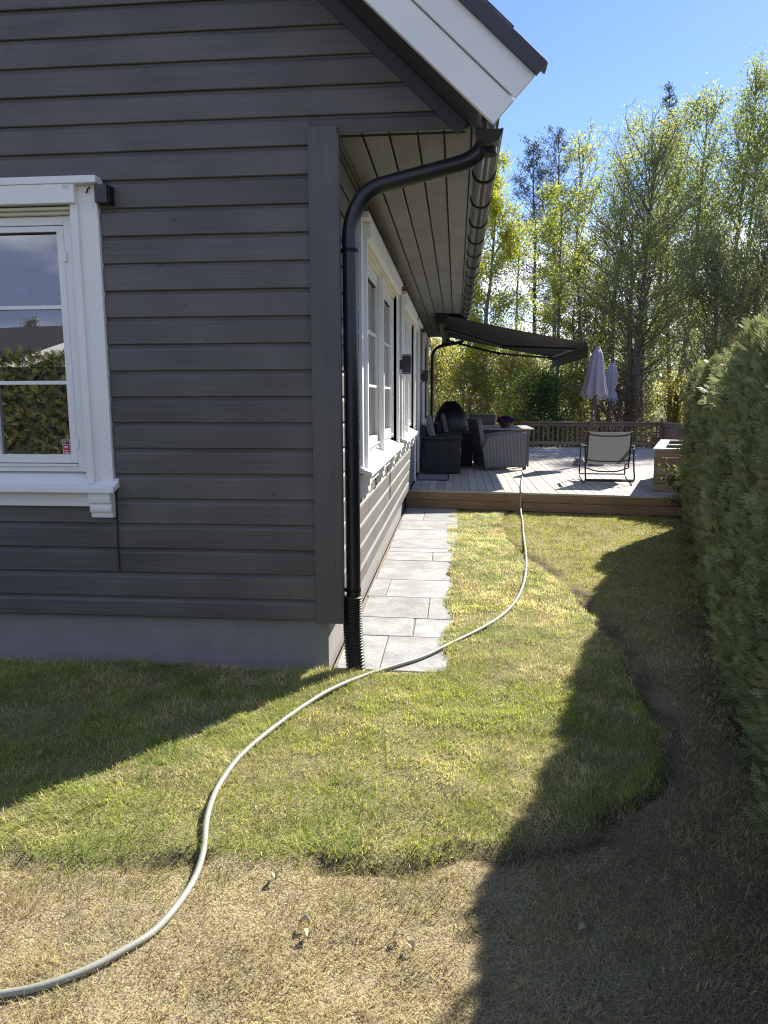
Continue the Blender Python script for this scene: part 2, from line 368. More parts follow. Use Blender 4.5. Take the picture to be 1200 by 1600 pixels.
M['umbrella'] = plain('lavender parasol cloth', (0.24, 0.228, 0.285), .85, var=.06, bump=.15, bscale=200)
M['umb_pole'] = plain('brown parasol pole', (0.06, 0.045, 0.05), .5)
M['concrete'] = plain('grey concrete weight', (0.28, 0.28, 0.28), .85, var=.12, bump=.4)
M['mat'] = plain('grey door mat', (0.16, 0.16, 0.175), .95, var=.15, bump=.7, bscale=150)
M['hose'] = plain('pale grey garden hose', (0.31, 0.315, 0.265), .5, var=.22, bump=.15, bscale=120)
M['bark'] = plain('grey brown bark', (0.16, 0.138, 0.12), .9, var=.4, bump=.9, bscale=14)
M['bark_dark'] = plain('dark bark', (0.105, 0.09, 0.08), .9, var=.35, bump=.9, bscale=14)
M['bark_birch'] = plain('pale birch bark', (0.17, 0.15, 0.13), .8, var=.6, bump=.4, bscale=18)
M['leaf'] = leafmat('tree leaf', .66)
M['needle'] = leafmat('conifer needle', .12)
M['thuja'] = leafmat('thuja spray', .3, .5)
M['grass'] = leafmat('grass blade', .45, .45)
M['straw'] = leafmat('dry grass blade', .3, .6)
M['ground'] = attrmat('lawn earth', .95, .5, 130, .5)

def meshfab():
    m, n, l, b = mat('light mesh sling')
    out = [q for q in n if q.type == 'OUTPUT_MATERIAL'][0]
    b.inputs['Base Color'].default_value = (0.215, 0.215, 0.213, 1); b.inputs['Roughness'].default_value = .7
    tr = n.new('ShaderNodeBsdfTranslucent'); tr.inputs[0].default_value = (0.23, 0.228, 0.222, 1)
    mx = n.new('ShaderNodeMixShader'); mx.inputs[0].default_value = .4; l.new(b.outputs[0], mx.inputs[1]); l.new(tr.outputs[0], mx.inputs[2])
    tp = n.new('ShaderNodeBsdfTransparent'); m2 = n.new('ShaderNodeMixShader'); m2.inputs[0].default_value = .16
    l.new(mx.outputs[0], m2.inputs[1]); l.new(tp.outputs[0], m2.inputs[2]); l.new(m2.outputs[0], out.inputs[0])
    return m
M['mesh'] = meshfab()
# ================================================================== GROUND
rng = np.random.RandomState(5)
TURF = [(-9, -1.90), (-3.4, -1.96), (-0.90, -1.955), (-0.66, -1.975), (-0.44, -1.94), (-0.22, -1.875), (0.035, -1.865), (0.35, -1.88), (0.55, -1.84), (0.70, -1.76),
        (0.88, -1.715), (1.12, -1.61), (1.38, -1.40), (1.57, -1.12), (1.67, -0.64), (1.685, -0.18), (1.70, 0.53), (1.69, 1.26), (1.62, 2.0), (1.50, 2.7), (1.36, 3.4), (1.27, 4.2), (1.24, 5.2), (1.3, 6.0), (1.5, 6.7), (0.5, 6.7), (0.5, -0.05), (-9, 0.0)]
PAVE_R = [(0.0, 0.60), (0.05, 0.615), (0.63, 0.585), (1.23, 0.625), (2.0, 0.595), (3.0, 0.64), (4.4, 0.585), (5.2, 0.555), (6.4, 0.60), (6.9, .6)]
def inside(px, py, poly):
    res = np.zeros(px.shape, bool); n = len(poly)
    for i in range(n):
        x0, y0 = poly[i]; x1, y1 = poly[(i+1) % n]
        c = ((y0 > py) != (y1 > py)) & (px < (x1-x0)*(py-y0)/(y1-y0+1e-12)+x0)
        res ^= c
    return res
def dist_poly(px, py, poly, closed=True):
    d = np.full(px.shape, 1e9); n = len(poly)
    for i in range(n if closed else n-1):
        x0, y0 = poly[i]; x1, y1 = poly[(i+1) % n]
        vx, vy = x1-x0, y1-y0; t = np.clip(((px-x0)*vx+(py-y0)*vy)/(vx*vx+vy*vy+1e-12), 0, 1)
        d = np.minimum(d, np.hypot(px-x0-t*vx, py-y0-t*vy))
    return d
TEDGE = TURF[:25]
def turf_sd(x, y):
    jx = x+(fbm(x*7, y*7, 3)-.5)*.09; jy = y+(fbm(x*7, y*7, 23)-.5)*.09
    d = dist_poly(jx, jy, TEDGE, False); return np.where(inside(jx, jy, TURF), d, -d)
def pave_x(y): return np.interp(y, [q[0] for q in PAVE_R], [q[1] for q in PAVE_R])+(fbm(y*4.2, y*0+3.3, 19, 3)-.5)*.11
def hedge_x(y): return np.interp(y, [-6, -1.5, -1.0, -.3, .6, 1.6, 2.65, 4.0, 5.7], [1.15, 1.93, 2.01, 2.12, 2.36, 2.62, 2.92, 3.26, 3.70])
def lawn_h(x, y, sd=None):
    if sd is None: sd = turf_sd(x, y)
    s = np.clip(sd/.03, 0, 1)*np.clip((4.4-y)/1.4, 0, 1); h = .017*s
    h = h + (fbm(x*1.6, y*1.6, 40)-.5)*.035 + (fbm(x*9, y*9, 44, 3)-.5)*.028
    trench = np.exp(-((sd+.025)/.03)**2)*.03*np.clip((fbm(x*4, y*4, 61)-.46)*9, 0, 1)
    h = h - trench
    h = h - .05*np.clip((pave_x(y)-x)/.035+.5, 0, 1)*np.clip((y-.02)/.03, 0, 1)*(x > -.3)     # bed of the paving
    return h
# distant ground
gp = MB(); gp.add([(-400, -400, -.06), (400, -400, -.06), (400, 800, -.06), (-400, 800, -.06)], [(0, 1, 2, 3)])
go = gp.build('ground', plain('rough meadow ground', (0.075, 0.07, 0.035), .95, var=.5, bump=.6, bscale=8)); tag(go, kind='structure')
# near lawn as one relief sheet
gx = np.arange(-6.0, 5.3, .045); gy = np.arange(-5.0, 7.6, .045)
X, Y = np.meshgrid(gx, gy); SD = turf_sd(X, Y); Z = lawn_h(X, Y, SD)
edge = np.minimum.reduce([X-gx[0], gx[-1]-X, Y-gy[0], gy[-1]-Y]); Z = np.where(edge < .05, -.1, Z)
nz = fbm(X*3, Y*3, 9); nf = fbm(X*14, Y*14, 15)
dry = np.stack([.29+.14*(nz-.5), .235+.11*(nz-.5), .135+.06*(nz-.5)], -1)
soilc = np.array([.070, .050, .033]); turfc = np.array([.19, .175, .075]); oldc = np.array([.25, .225, .085])
col = np.where((SD > 0)[..., None], turfc*(.7+.6*nf[..., None]), dry)
old = np.clip((Y-.4)/1.6, 0, 1)[..., None]*(SD < 0)[..., None]; col = col*(1-old*.8)+oldc*(.7+.6*nz[..., None])*old*.8
# bare earth: a strip outside the right hand turf edge and under the hedge
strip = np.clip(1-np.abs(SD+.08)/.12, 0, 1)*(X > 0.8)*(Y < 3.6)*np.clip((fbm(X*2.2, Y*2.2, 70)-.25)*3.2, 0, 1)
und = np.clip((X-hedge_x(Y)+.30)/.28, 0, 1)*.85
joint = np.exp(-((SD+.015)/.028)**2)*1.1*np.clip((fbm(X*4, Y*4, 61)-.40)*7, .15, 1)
rightdark = np.clip((X-.9)/.7, 0, 1)*(SD < 0)*np.clip((.3-Y)/1.2, 0, 1)*(.40+.5*nz)  # brown earth at near right, deepened to put hedge shade into the colour
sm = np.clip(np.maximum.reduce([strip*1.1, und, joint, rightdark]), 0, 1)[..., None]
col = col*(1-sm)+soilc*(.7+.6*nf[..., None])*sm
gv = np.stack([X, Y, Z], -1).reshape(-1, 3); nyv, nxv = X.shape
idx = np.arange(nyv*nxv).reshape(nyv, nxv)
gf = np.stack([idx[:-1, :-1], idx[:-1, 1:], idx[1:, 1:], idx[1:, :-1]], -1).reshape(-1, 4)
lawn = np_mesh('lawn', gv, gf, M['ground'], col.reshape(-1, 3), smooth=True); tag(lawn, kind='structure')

# ------------------------------------------------------------------ grass blades
def blades(n, xr, yr, accept, hmin, hmax, wid, lean, colf, seed, segs=2):
    r = np.random.RandomState(seed)
    x = r.uniform(*xr, n); y = r.uniform(*yr, n); sd = turf_sd(x, y); k = accept(x, y, sd, r); x, y, sd = x[k], y[k], sd[k]; n = len(x)
    z = lawn_h(x, y, sd)-.004
    h = r.uniform(hmin, hmax, n)*(.65+.7*fbm(x*4, y*4, 33)); az = r.uniform(0, 2*np.pi, n)
    # neighbouring blades comb the same way
    comb = fbm(x*1.8, y*1.8, 52)*4*np.pi; az = np.where(r.rand(n) < .55, comb+r.normal(0, .7, n), az)
    ln = np.clip(r.normal(lean, .28, n), .05, 1.45)
    d = np.stack([np.cos(az), np.sin(az), np.zeros(n)], -1); s = np.stack([-np.sin(az), np.cos(az), np.zeros(n)], -1)
    tw = r.uniform(-1, 1, n)[:, None]; s = s+d*tw*.8; s /= np.linalg.norm(s, axis=1)[:, None]
    up_ = np.array([0, 0, 1.]); b = np.stack([x, y, z], -1); w = (wid*r.uniform(.6, 1.4, n))[:, None]
    m = b+up_*(h*.55*np.cos(ln*.55))[:, None]+d*(h*.55*np.sin(ln*.55))[:, None]
    t = m+up_*(h*.5*np.cos(ln*1.25))[:, None]+d*(h*.5*np.sin(ln*1.25))[:, None]
    V = np.stack([b-s*w, b+s*w, m+s*w*.75, m-s*w*.75, t], 1).reshape(-1, 3)
    o = (np.arange(n)*5)[:, None]
    F = np.concatenate([o+np.array([[0, 1, 2]]), o+np.array([[0, 2, 3]]), o+np.array([[3, 2, 4]])], 0)
    c = colf(x, y, sd, r, n)
    cc = np.repeat(c, 5, axis=0)
    return V, F, cc
def not_pave(x, y): return ~((x < pave_x(y)-.012) & (y > .02))
def turf_acc(x, y, sd, r):
    base = (sd > -.02) & not_pave(x, y) & ~((x < -.02) & (y > .0)) & (y < 6.28)
    return base & (r.rand(len(x)) < .35+.65*np.clip((fbm(x*6, y*6, 77)-.34)*8, 0, 1)) & (np.hypot(x-.08, y-.0) > .07)
def turf_col(x, y, sd, r, n):
    q = fbm(x*1.5, y*1.5, 81); p = fbm(x*5, y*5, 87); far = np.clip((y+.4)/2.2, 0, 1)
    g = np.array([.14, .225, .035]); g2 = np.array([.38, .40, .10]); st = np.array([.60, .52, .28]); pale = np.array([.50, .50, .31])
    c = g+(g2-g)*np.clip(q*1.5-.2+r.normal(0, .25, n), 0, 1)[:, None]
    c = c+(pale-c)*(far*np.clip(.55+r.normal(0, .25, n)+(p-.5), 0, .85))[:, None]
    q2 = fbm(x*2.6+9, y*2.6, 131, 3); isst = r.rand(n) < np.clip(.22+1.6*(p-.5)+1.3*(q2-.5)+.2*far, .06, .8); c = np.where(isst[:, None], st*r.uniform(.7, 1.15, n)[:, None], c)
    return c*r.uniform(.75, 1.35, n)[:, None]*(.66+.82*fbm(x*12, y*12, 99))[:, None]
vf = [blades(230000, (-2.9, 2.0), (-2.1, 1.2), turf_acc, .020, .055, .0013, 1.1, turf_col, 1),
      blades(95000, (0.45, 1.9), (1.2, 6.3), turf_acc, .018, .038, .0024, .8, turf_col, 2)]
V = np.concatenate([a[0] for a in vf]); F = np.concatenate([vf[0][1], vf[1][1]+len(vf[0][0])]); cc = np.concatenate([a[2] for a in vf])
tag(np_mesh('turf_grass', V, F, M['grass'], cc), 'green newly laid turf grass beside the house', 'grass', kind='stuff')
def dry_acc(x, y, sd, r):
    bare = np.clip(1-np.abs(sd+.08)/.12, 0, 1)*(x > .8)*(y < 3.6)
    return (sd < -.015) & (x < hedge_x(y)-.02) & (y < 6.25) & (r.rand(len(x)) < (.45+.55*(fbm(x*5, y*5, 91) > .42))*(1-.85*bare))
def dry_col(x, y, sd, r, n):
    p = fbm(x*3, y*3, 95); a = np.array([.60, .50, .265]); b = np.array([.33, .265, .125]); g = np.array([.27, .285, .085])
    c = a+(b-a)*r.rand(n)[:, None]
    gr = r.rand(n) < np.clip((p-.46)*1.9, .05, .6)+np.clip((y-.3)/2.2, 0, .75); g = np.where((y > .3)[:, None], np.array([.42, .41, .095]), g[None]); c = np.where(gr[:, None], g*r.uniform(.6, 1.3, n)[:, None], c)
    return c*r.uniform(.55, 1.25, n)[:, None]*(.72+.56*fbm(x*13, y*13, 97))[:, None]
vf = [blades(190000, (-2.0, 2.1), (-3.0, -.6), dry_acc, .014, .046, .0010, 1.35, dry_col, 3),
      blades(85000, (1.1, 3.7), (-.9, 6.3), dry_acc, .02, .042, .0022, .85, dry_col, 4)]
V = np.concatenate([a[0] for a in vf]); F = np.concatenate([vf[0][1], vf[1][1]+len(vf[0][0])]); cc = np.concatenate([a[2] for a in vf])
tag(np_mesh('dry_grass', V, F, M['straw'], cc), 'sparse straw coloured old lawn around the new turf', 'dry grass', kind='stuff')

# a few fallen leaves on the old lawn
LEAVES = [(0.218, -2.205, 'pale crinkled leaf on the dry lawn, upper one of a touching pair'), (0.238, -2.25, 'pale crinkled leaf on the dry lawn, lower one of a touching pair'),
          (0.51, -2.235, 'folded tan leaf lying among straw on the dry lawn'), (0.073, -1.992, 'beige leaf lying just below the turf edge near the hose'),
          (1.07, -2.16, 'small pale leaf lying in the hedge shadow on dry lawn'), (0.55, -2.28, 'curled straw coloured leaf beside the folded tan leaf')]
leafm = plain('dry fallen leaf', (0.40, 0.34, 0.21), .7, var=.2)
for i, (x, y, lb) in enumerate(LEAVES):
    a = i*1.7; ln, wd = .034, .012; P = []; n = 7
    for k in range(n):
        t = k/(n-1); w = wd*math.sin(math.pi*min(.97, max(.03, t)))**.7; zc = .012*math.sin(t*3)
        for sgn, dz in ((-1, .008), (0, 0), (1, .01)):
            px, py = (t-.5)*ln, sgn*w
            P.append((px*math.cos(a)-py*math.sin(a), px*math.sin(a)+py*math.cos(a), zc+dz))
    P = P+[(q[0], q[1], q[2]-.0012) for q in P]; F = []
    for k in range(n-1):
        for j in range(2):
            q = k*3+j; F.append((q, q+3, q+4, q+1)); q += 21; F.append((q, q+1, q+4, q+3))
    z = float(lawn_h(np.array([x]), np.array([y]))[0])+.012
    o = MB().add(P, F).build('fallen_leaf', leafm, smooth=True); o.location = (x, y, z)
    tag(o, lb, 'leaf', 'fallen leaves on the lawn')

# ------------------------------------------------------------------ paving along the side wall
path = empty('path', (0, 0, 0), kind='structure')
bed = MB().box(-.06, .52, .03, 6.7, -.05, -.004).build('sand_bed', M['sand'], path)
JY = [.03, .685, 1.115, 1.70, 2.29, 2.755, 3.095, 3.17+.34, 3.72, 4.42, 4.87, 5.53, 6.30, 6.72]
SPL = [.25, .40, None, .02+.1, None, None, .46, None, None, None, None, .22, None]
SPL = [.22, .385, .47, .10, None, None, .44, None, None, None, None, .24, None]
rr = random.Random(3)
for i in range(len(JY)-1):
    y0, y1 = JY[i]+.005, JY[i+1]-.005
    xs = [-.045+rr.uniform(-.01, .01)] + ([SPL[i]] if SPL[i] else []) + [.70]
    for k in range(len(xs)-1):
        xa, xb = xs[k]+.004, xs[k+1]-.004; tilt = lambda x: -.035*(x+.05)   # joints run slightly off square
        P = [(xa, y0+tilt(xa), 0), (xb, y0+tilt(xb), 0), (xb+rr.uniform(-.01, .01), y1+tilt(xb), 0), (xa, y1+tilt(xa), 0)]
        h = .003+rr.uniform(-.0015, .002)
        MB().hexa([(a, b, -.03) for a, b, _ in P]+[(a, b, h) for a, b, _ in P]).build('paving_slab', M['stone'], path, bevel=.004)

# ================================================================== HOUSE
house = empty('house', (0, 0, 0), label='dark grey timber clad house with white windows and downspout at its corner', cat='house')
ROWS = [2.8315-.15*k for k in range(-14, 17)]      # bottom edges of boards, top to bottom
PROF = [(-.032, 0), (-.004, 0), (0, .004), (0, .117), (-.004, .126), (-.012, .1335), (-.0155, .139), (-.0165, .1492), (-.032, .1492)]
MX = lambda p, q, t: (t, -p, q)          # gable wall: outward -Y
MY = lambda p, q, t: (p, t, q)           # side wall: outward +X
SLOPE = .93
def rake_x(z): return (3.640-z)/.945
def clad(a, b, zb, ztop, Mf, m, flip, wob, cut=None):
    zb0 = zb; poly = [(p+wob, zb+q) for p, q in PROF if zb+q <= ztop+1e-6]
    if zb+PROF[-1][1] > ztop: poly = [(p, min(q, ztop)) for p, q in [(pp+wob, zb+qq) for pp, qq in PROF]]
    mb = MB(); n = len(poly)
    def e(q): return b if cut is None else min(b, cut(q))
    P = [Mf(p, q, a) for p, q in poly]+[Mf(p, q, e(q)) for p, q in poly]
    F = [tuple(range(n)), tuple(reversed(range(n, 2*n)))]+[((i+1) % n, i, n+i, n+(i+1) % n) for i in range(n)]
    if flip: F = [tuple(reversed(f)) for f in F]
    mb.add(P, F); return mb.build('cladding_board', m, house)
W0L, W0R = -2.93, -1.352
rr = random.Random(8)
for zb in ROWS:
    zt = zb+.15
    if zb > 4.3: continue
    wob = rr.uniform(-.0012, .0012)
    if zb < .40: zb_, = (.4315,); 
    mx = (lambda q: rake_x(q)-.004) if zt > 2.99 else None
    right = .716 if zb > 2.95 else (-.010)
    if 2.97 < zb < 3.0:
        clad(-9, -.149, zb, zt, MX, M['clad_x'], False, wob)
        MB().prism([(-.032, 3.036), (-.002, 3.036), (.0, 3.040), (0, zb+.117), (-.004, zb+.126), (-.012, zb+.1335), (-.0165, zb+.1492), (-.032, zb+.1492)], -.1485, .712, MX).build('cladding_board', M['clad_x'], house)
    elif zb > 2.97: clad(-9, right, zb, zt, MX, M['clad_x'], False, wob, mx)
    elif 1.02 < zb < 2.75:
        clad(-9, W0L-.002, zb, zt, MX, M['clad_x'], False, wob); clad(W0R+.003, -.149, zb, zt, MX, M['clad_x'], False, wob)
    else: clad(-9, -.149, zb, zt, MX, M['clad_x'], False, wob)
# lowest board, part of its height hidden by the drip edge
def lowest(a, b, Mf, m):
    poly = [(-.032, .306), (-.002, .306), (.002, .312), (.002, .398), (-.004, .408), (-.0155, .42), (-.0165, .4305), (-.032, .4305)]
    MB().prism(poly, a, b, Mf).build('cladding_board', m, house)
lowest(-9, -.149, MX, M['clad_x'])
# upper gable (above the picture) in one sheet of boards
mb = MB()
for k in range(28):
    zb = 4.3315+.15*k
    x1 = rake_x(zb+.15); x0 = -9.0+(-x1 if False else 0)-0.0
    xl = -9.0-x1
    if x1-.05 < xl: break
    mb.prism([(p, zb+q) for p, q in PROF], xl, x1-.004, MX)
mb.build('upper_gable', M['clad_x'], house, kind='stuff')
# boards above z 3 on the left slope are cut the same way: cover strip
# side wall boards
SEG_MID = [(.012, .928), (4.102, 4.748), (7.352, 7.748), (9.202, 10.398), (12.302, 14.1)]
for zb in ROWS:
    if zb > 2.99: continue
    wob = rr.uniform(-.0012, .0012); zt = min(zb+.15, 3.03)
    if 1.02 < zb < 2.75: segs = SEG_MID
    elif zb > 2.75: segs = [(.012, 14.055)]
    else: segs = [(.012, 7.748), (9.202, 14.1)]
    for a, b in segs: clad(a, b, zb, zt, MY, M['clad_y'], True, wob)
MB().prism([(q[0], q[1]) for q in [(-.032, .306), (.002, .306), (.002, .398), (-.0165, .42), (-.0165, .4305), (-.032, .4305)]], .012, 7.748, MY).build('cladding_board', M['clad_y'], house)
# corner board: face on the gable, return on the side
MB().prism([(-.148, .026), (-.148, -.004), (-.004, -.004), (-.004, .0), (.012, .0), (.012, .026)], .297, 3.068, lambda p, q, t: (p, -q, t)).build('corner_board', M['clad_z'], house, bevel=.003)
MB().box(.0125, .018, -.0255, .03, .30, 3.03).build('corner_board', M['clad_z'], house)
# sheathing core and foundation
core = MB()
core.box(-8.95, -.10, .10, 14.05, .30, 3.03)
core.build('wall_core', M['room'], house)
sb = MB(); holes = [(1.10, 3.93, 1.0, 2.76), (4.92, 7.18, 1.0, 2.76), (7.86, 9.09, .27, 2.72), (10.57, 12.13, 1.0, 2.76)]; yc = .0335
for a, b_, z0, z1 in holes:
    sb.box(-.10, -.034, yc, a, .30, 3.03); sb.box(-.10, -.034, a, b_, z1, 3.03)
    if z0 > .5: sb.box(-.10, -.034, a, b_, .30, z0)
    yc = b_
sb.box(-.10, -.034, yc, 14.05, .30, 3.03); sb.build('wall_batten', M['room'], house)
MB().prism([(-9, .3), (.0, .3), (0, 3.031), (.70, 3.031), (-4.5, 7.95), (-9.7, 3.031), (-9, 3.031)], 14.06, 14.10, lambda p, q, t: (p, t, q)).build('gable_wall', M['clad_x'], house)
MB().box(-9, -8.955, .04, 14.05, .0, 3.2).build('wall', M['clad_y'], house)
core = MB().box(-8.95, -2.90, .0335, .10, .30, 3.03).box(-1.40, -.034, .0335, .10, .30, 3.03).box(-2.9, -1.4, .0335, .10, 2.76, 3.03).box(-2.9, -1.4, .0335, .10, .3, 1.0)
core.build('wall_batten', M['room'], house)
MB().box(-8.95, -.085, .04, 14.0, -.12, .304).build('foundation', M['render'], house, bevel=.004)
# gable inner sheet above eaves
MB().prism([(-9, 3.031), (.70, 3.031), (-4.5, 7.95)], .034, .06, lambda p, q, t: (p, t, q)).build('gable_sheathing', M['room'], house)
# sloping soffit, frieze and verge boards
def vz(x): return 2.921+SLOPE*(.829-x)
DN = Vector((.681, .732))
def slope_board(off0, off1, y0, y1, x_end, name, m, bevel=.003, x_start=-4.5, xe_perp=True):
    """board parallel to the rake; offsets measured up from the verge's lower edge"""
    a = Vector((.829, 2.921)); d = Vector((-1, SLOPE)).normalized(); ln = (x_end-x_start)/abs(d.x)
    s = (.829-x_end)/abs(d.x)
    P0 = a+d*s+DN*off0; P1 = a+d*s+DN*off1; P2 = P1+d*ln; P3 = P0+d*ln
    poly = [tuple(P0), tuple(P1), tuple(P2), tuple(P3)]
    return MB().prism(poly, y0, y1, lambda p, q, t: (p, t, q)).build(name, m, house, bevel=bevel)
slope_board(0, .141, -.400, -.372, .829, 'verge_board', M['verge'])
slope_board(.147, .288, -.412, -.384, .829, 'verge_board', M['verge'])
slope_board(.004, .34, -.371, -.355, .815, 'verge_backing', M['verge'], bevel=0)
slope_board(.02, .05, -.354, .0, .745, 'rake_soffit', M['dark_trim'], x_start=-4.5)
slope_board(-.055, .018, -.022, -.002, .70, 'rake_frieze', M['dark_trim'])
slope_board(.278, .352, -.436, -.413, .836, 'verge_flashing', M['roof_metal'])
slope_board(.346, .358, -.412, -.30, .836, 'verge_flashing', M['roof_metal'])
slope_board(.30, .39, -.354, 14.5, .655, 'roof', M['roof_tile'], bevel=0)
mb = MB()
for sx in (1,):   # far roof slope
    a = Vector((-4.42, vz(-4.42)+.40)); 
    mb.add([(-4.5, -.43, vz(-4.5)+.42), (-10.05, -.43, 3.15), (-10.05, 14.5, 3.15), (-4.5, 14.5, vz(-4.5)+.42), (-4.5, -.43, vz(-4.5)+.30), (-10.05, -.43, 3.03), (-10.05, 14.5, 3.03), (-4.5, 14.5, vz(-4.5)+.30)],
           [(0, 1, 2, 3), (7, 6, 5, 4), (0, 4, 5, 1), (1, 5, 6, 2), (2, 6, 7, 3), (3, 7, 4, 0)])
mb.build('roof', M['roof_tile'], house)
# eave soffit boards
GX = [.004, .141, .287, .442, .585, .735]
for i in range(5):
    for a, b in ((.004, 8.725), (8.732, 14.12)):
        bx('soffit_board', M['soffit'], house, GX[i]+(.006 if i else 0), GX[i+1]-.006, a, b, 3.034, 3.052, bevel=.002)
MB().box(.0, .74, .012, 14.1, 3.06, 3.07).build('soffit_backing', M['bracket'], house)
bx('eave_fascia', M['soffit'], house, .737, .756, -.03, 14.14, 3.012, 3.33, bevel=.002)
bx('soffit_trim', M['clad_y'], house, .002, .022, .03, 14.05, 3.010, 3.033, bevel=.002)
YS_ = .062
# gutter with brackets
gut = MB(); NS = 14
pts = [(math.cos(math.pi+math.pi*k/NS), math.sin(math.pi+math.pi*k/NS)) for k in range(NS+1)]
poly = [(.822+.068*c, 3.005+.068*s) for c, s in pts]+[(.822+.064*c, 3.005+.064*s) for c, s in reversed(pts)]
gut.prism(poly, -.06, 14.35, lambda p, q, t: (p, t, q))
gut.tube([(.890, -.06, 3.007), (.890, 14.35, 3.007)], .007, 8)
gutter = gut.build('gutter', M['gutter'], house, smooth=True)
for yy in (-.068, 14.35): MB().prism([(.822+.070*c, 3.007+.070*s) for c, s in pts], yy, yy+.012, lambda p, q, t: (p, t, q)).build('end_cap', M['bracket'], gutter)  # caps blacker than the gutter, shadow at its end put into their colour
MB().lathe([(.050, 0), (.056, .004), (.056, .05), (.05, .07)], 20, c=(.815, YS_, 2.915)).build('outlet', M['bracket'], gutter, smooth=True)
for k in range(23):
    y = .66+.635*k
    mb = MB(); poly = [(.822+.075*c, 3.005+.075*s) for c, s in pts]+[(.822+.0685*c, 3.005+.0685*s) for c, s in reversed(pts)]
    mb.prism(poly, y, y+.034, lambda p, q, t: (p, t, q)); mb.box(.748, .757, y, y+.028, 3.0, 3.06)
    mb.build('gutter_bracket', M['bracket'], gutter, smooth=True)
# downspout
YS = .062
ds = MB(); pth = fillet([(.60, YS, 2.860), (.165, YS, 2.762), (.064, YS, 2.60), (.0665, YS, .44)], .17, 8)
A_, B_, C_ = Vector((.815, YS, 3.055)), Vector((.815, YS, 2.909)), Vector((.66, YS, 2.874))
pth = [Vector((.815, YS, 3.075))]+[A_*(1-t)**2+B_*2*t*(1-t)+C_*t*t for t in [k/9 for k in range(10)]]+pth
# a swan neck keeps its radius through the bends
ds.tube(pth, .0435, 20)
spout = ds.build('downspout', M['spout'], house, smooth=True)
for (p, q) in (((.672, YS, 2.8765), (.660, YS, 2.874)), ((.815, YS, 3.06), (.815, YS, 2.985))):
    MB().tube([p, q], .0465, 20).build('joint_ring', M['spout'], spout, smooth=True)
for z in (2.475,): MB().tube([(.0655, YS, z), (.0655, YS, z-.006)], .0455, 20).build('joint_ring', M['spout'], spout, smooth=True)
for z in (2.425, .475): MB().box(-.0, .03, YS-.012, YS+.012, z, z+.02).tube([(.066, YS, z), (.066, YS, z+.02)], .0465, 20).build('pipe_clamp', M['bracket'], spout, smooth=True)
cp = catmull([(.063, YS-.008, .452), (.062, YS-.014, .30), (.070, YS-.025, .14), (.088, YS-.045, -.05)], 40)
mb = MB(); mb.tube(cp, [.056+(.0035 if (i//2) % 2 else -.003) for i in range(len(cp))], 20)
mb.build('corrugated_pipe', M['corrugated'], spout, smooth=False)
# second downspout at the far corner
MB().tube(fillet([(.815, 14.0, 3.0), (.79, 14.0, 2.90), (.22, 14.0, 2.80), (.085, 14.0, 2.66), (.075, 14.0, .2)], .16, 6), .038, 14).build('downspout', M['spout'], house, smooth=True)

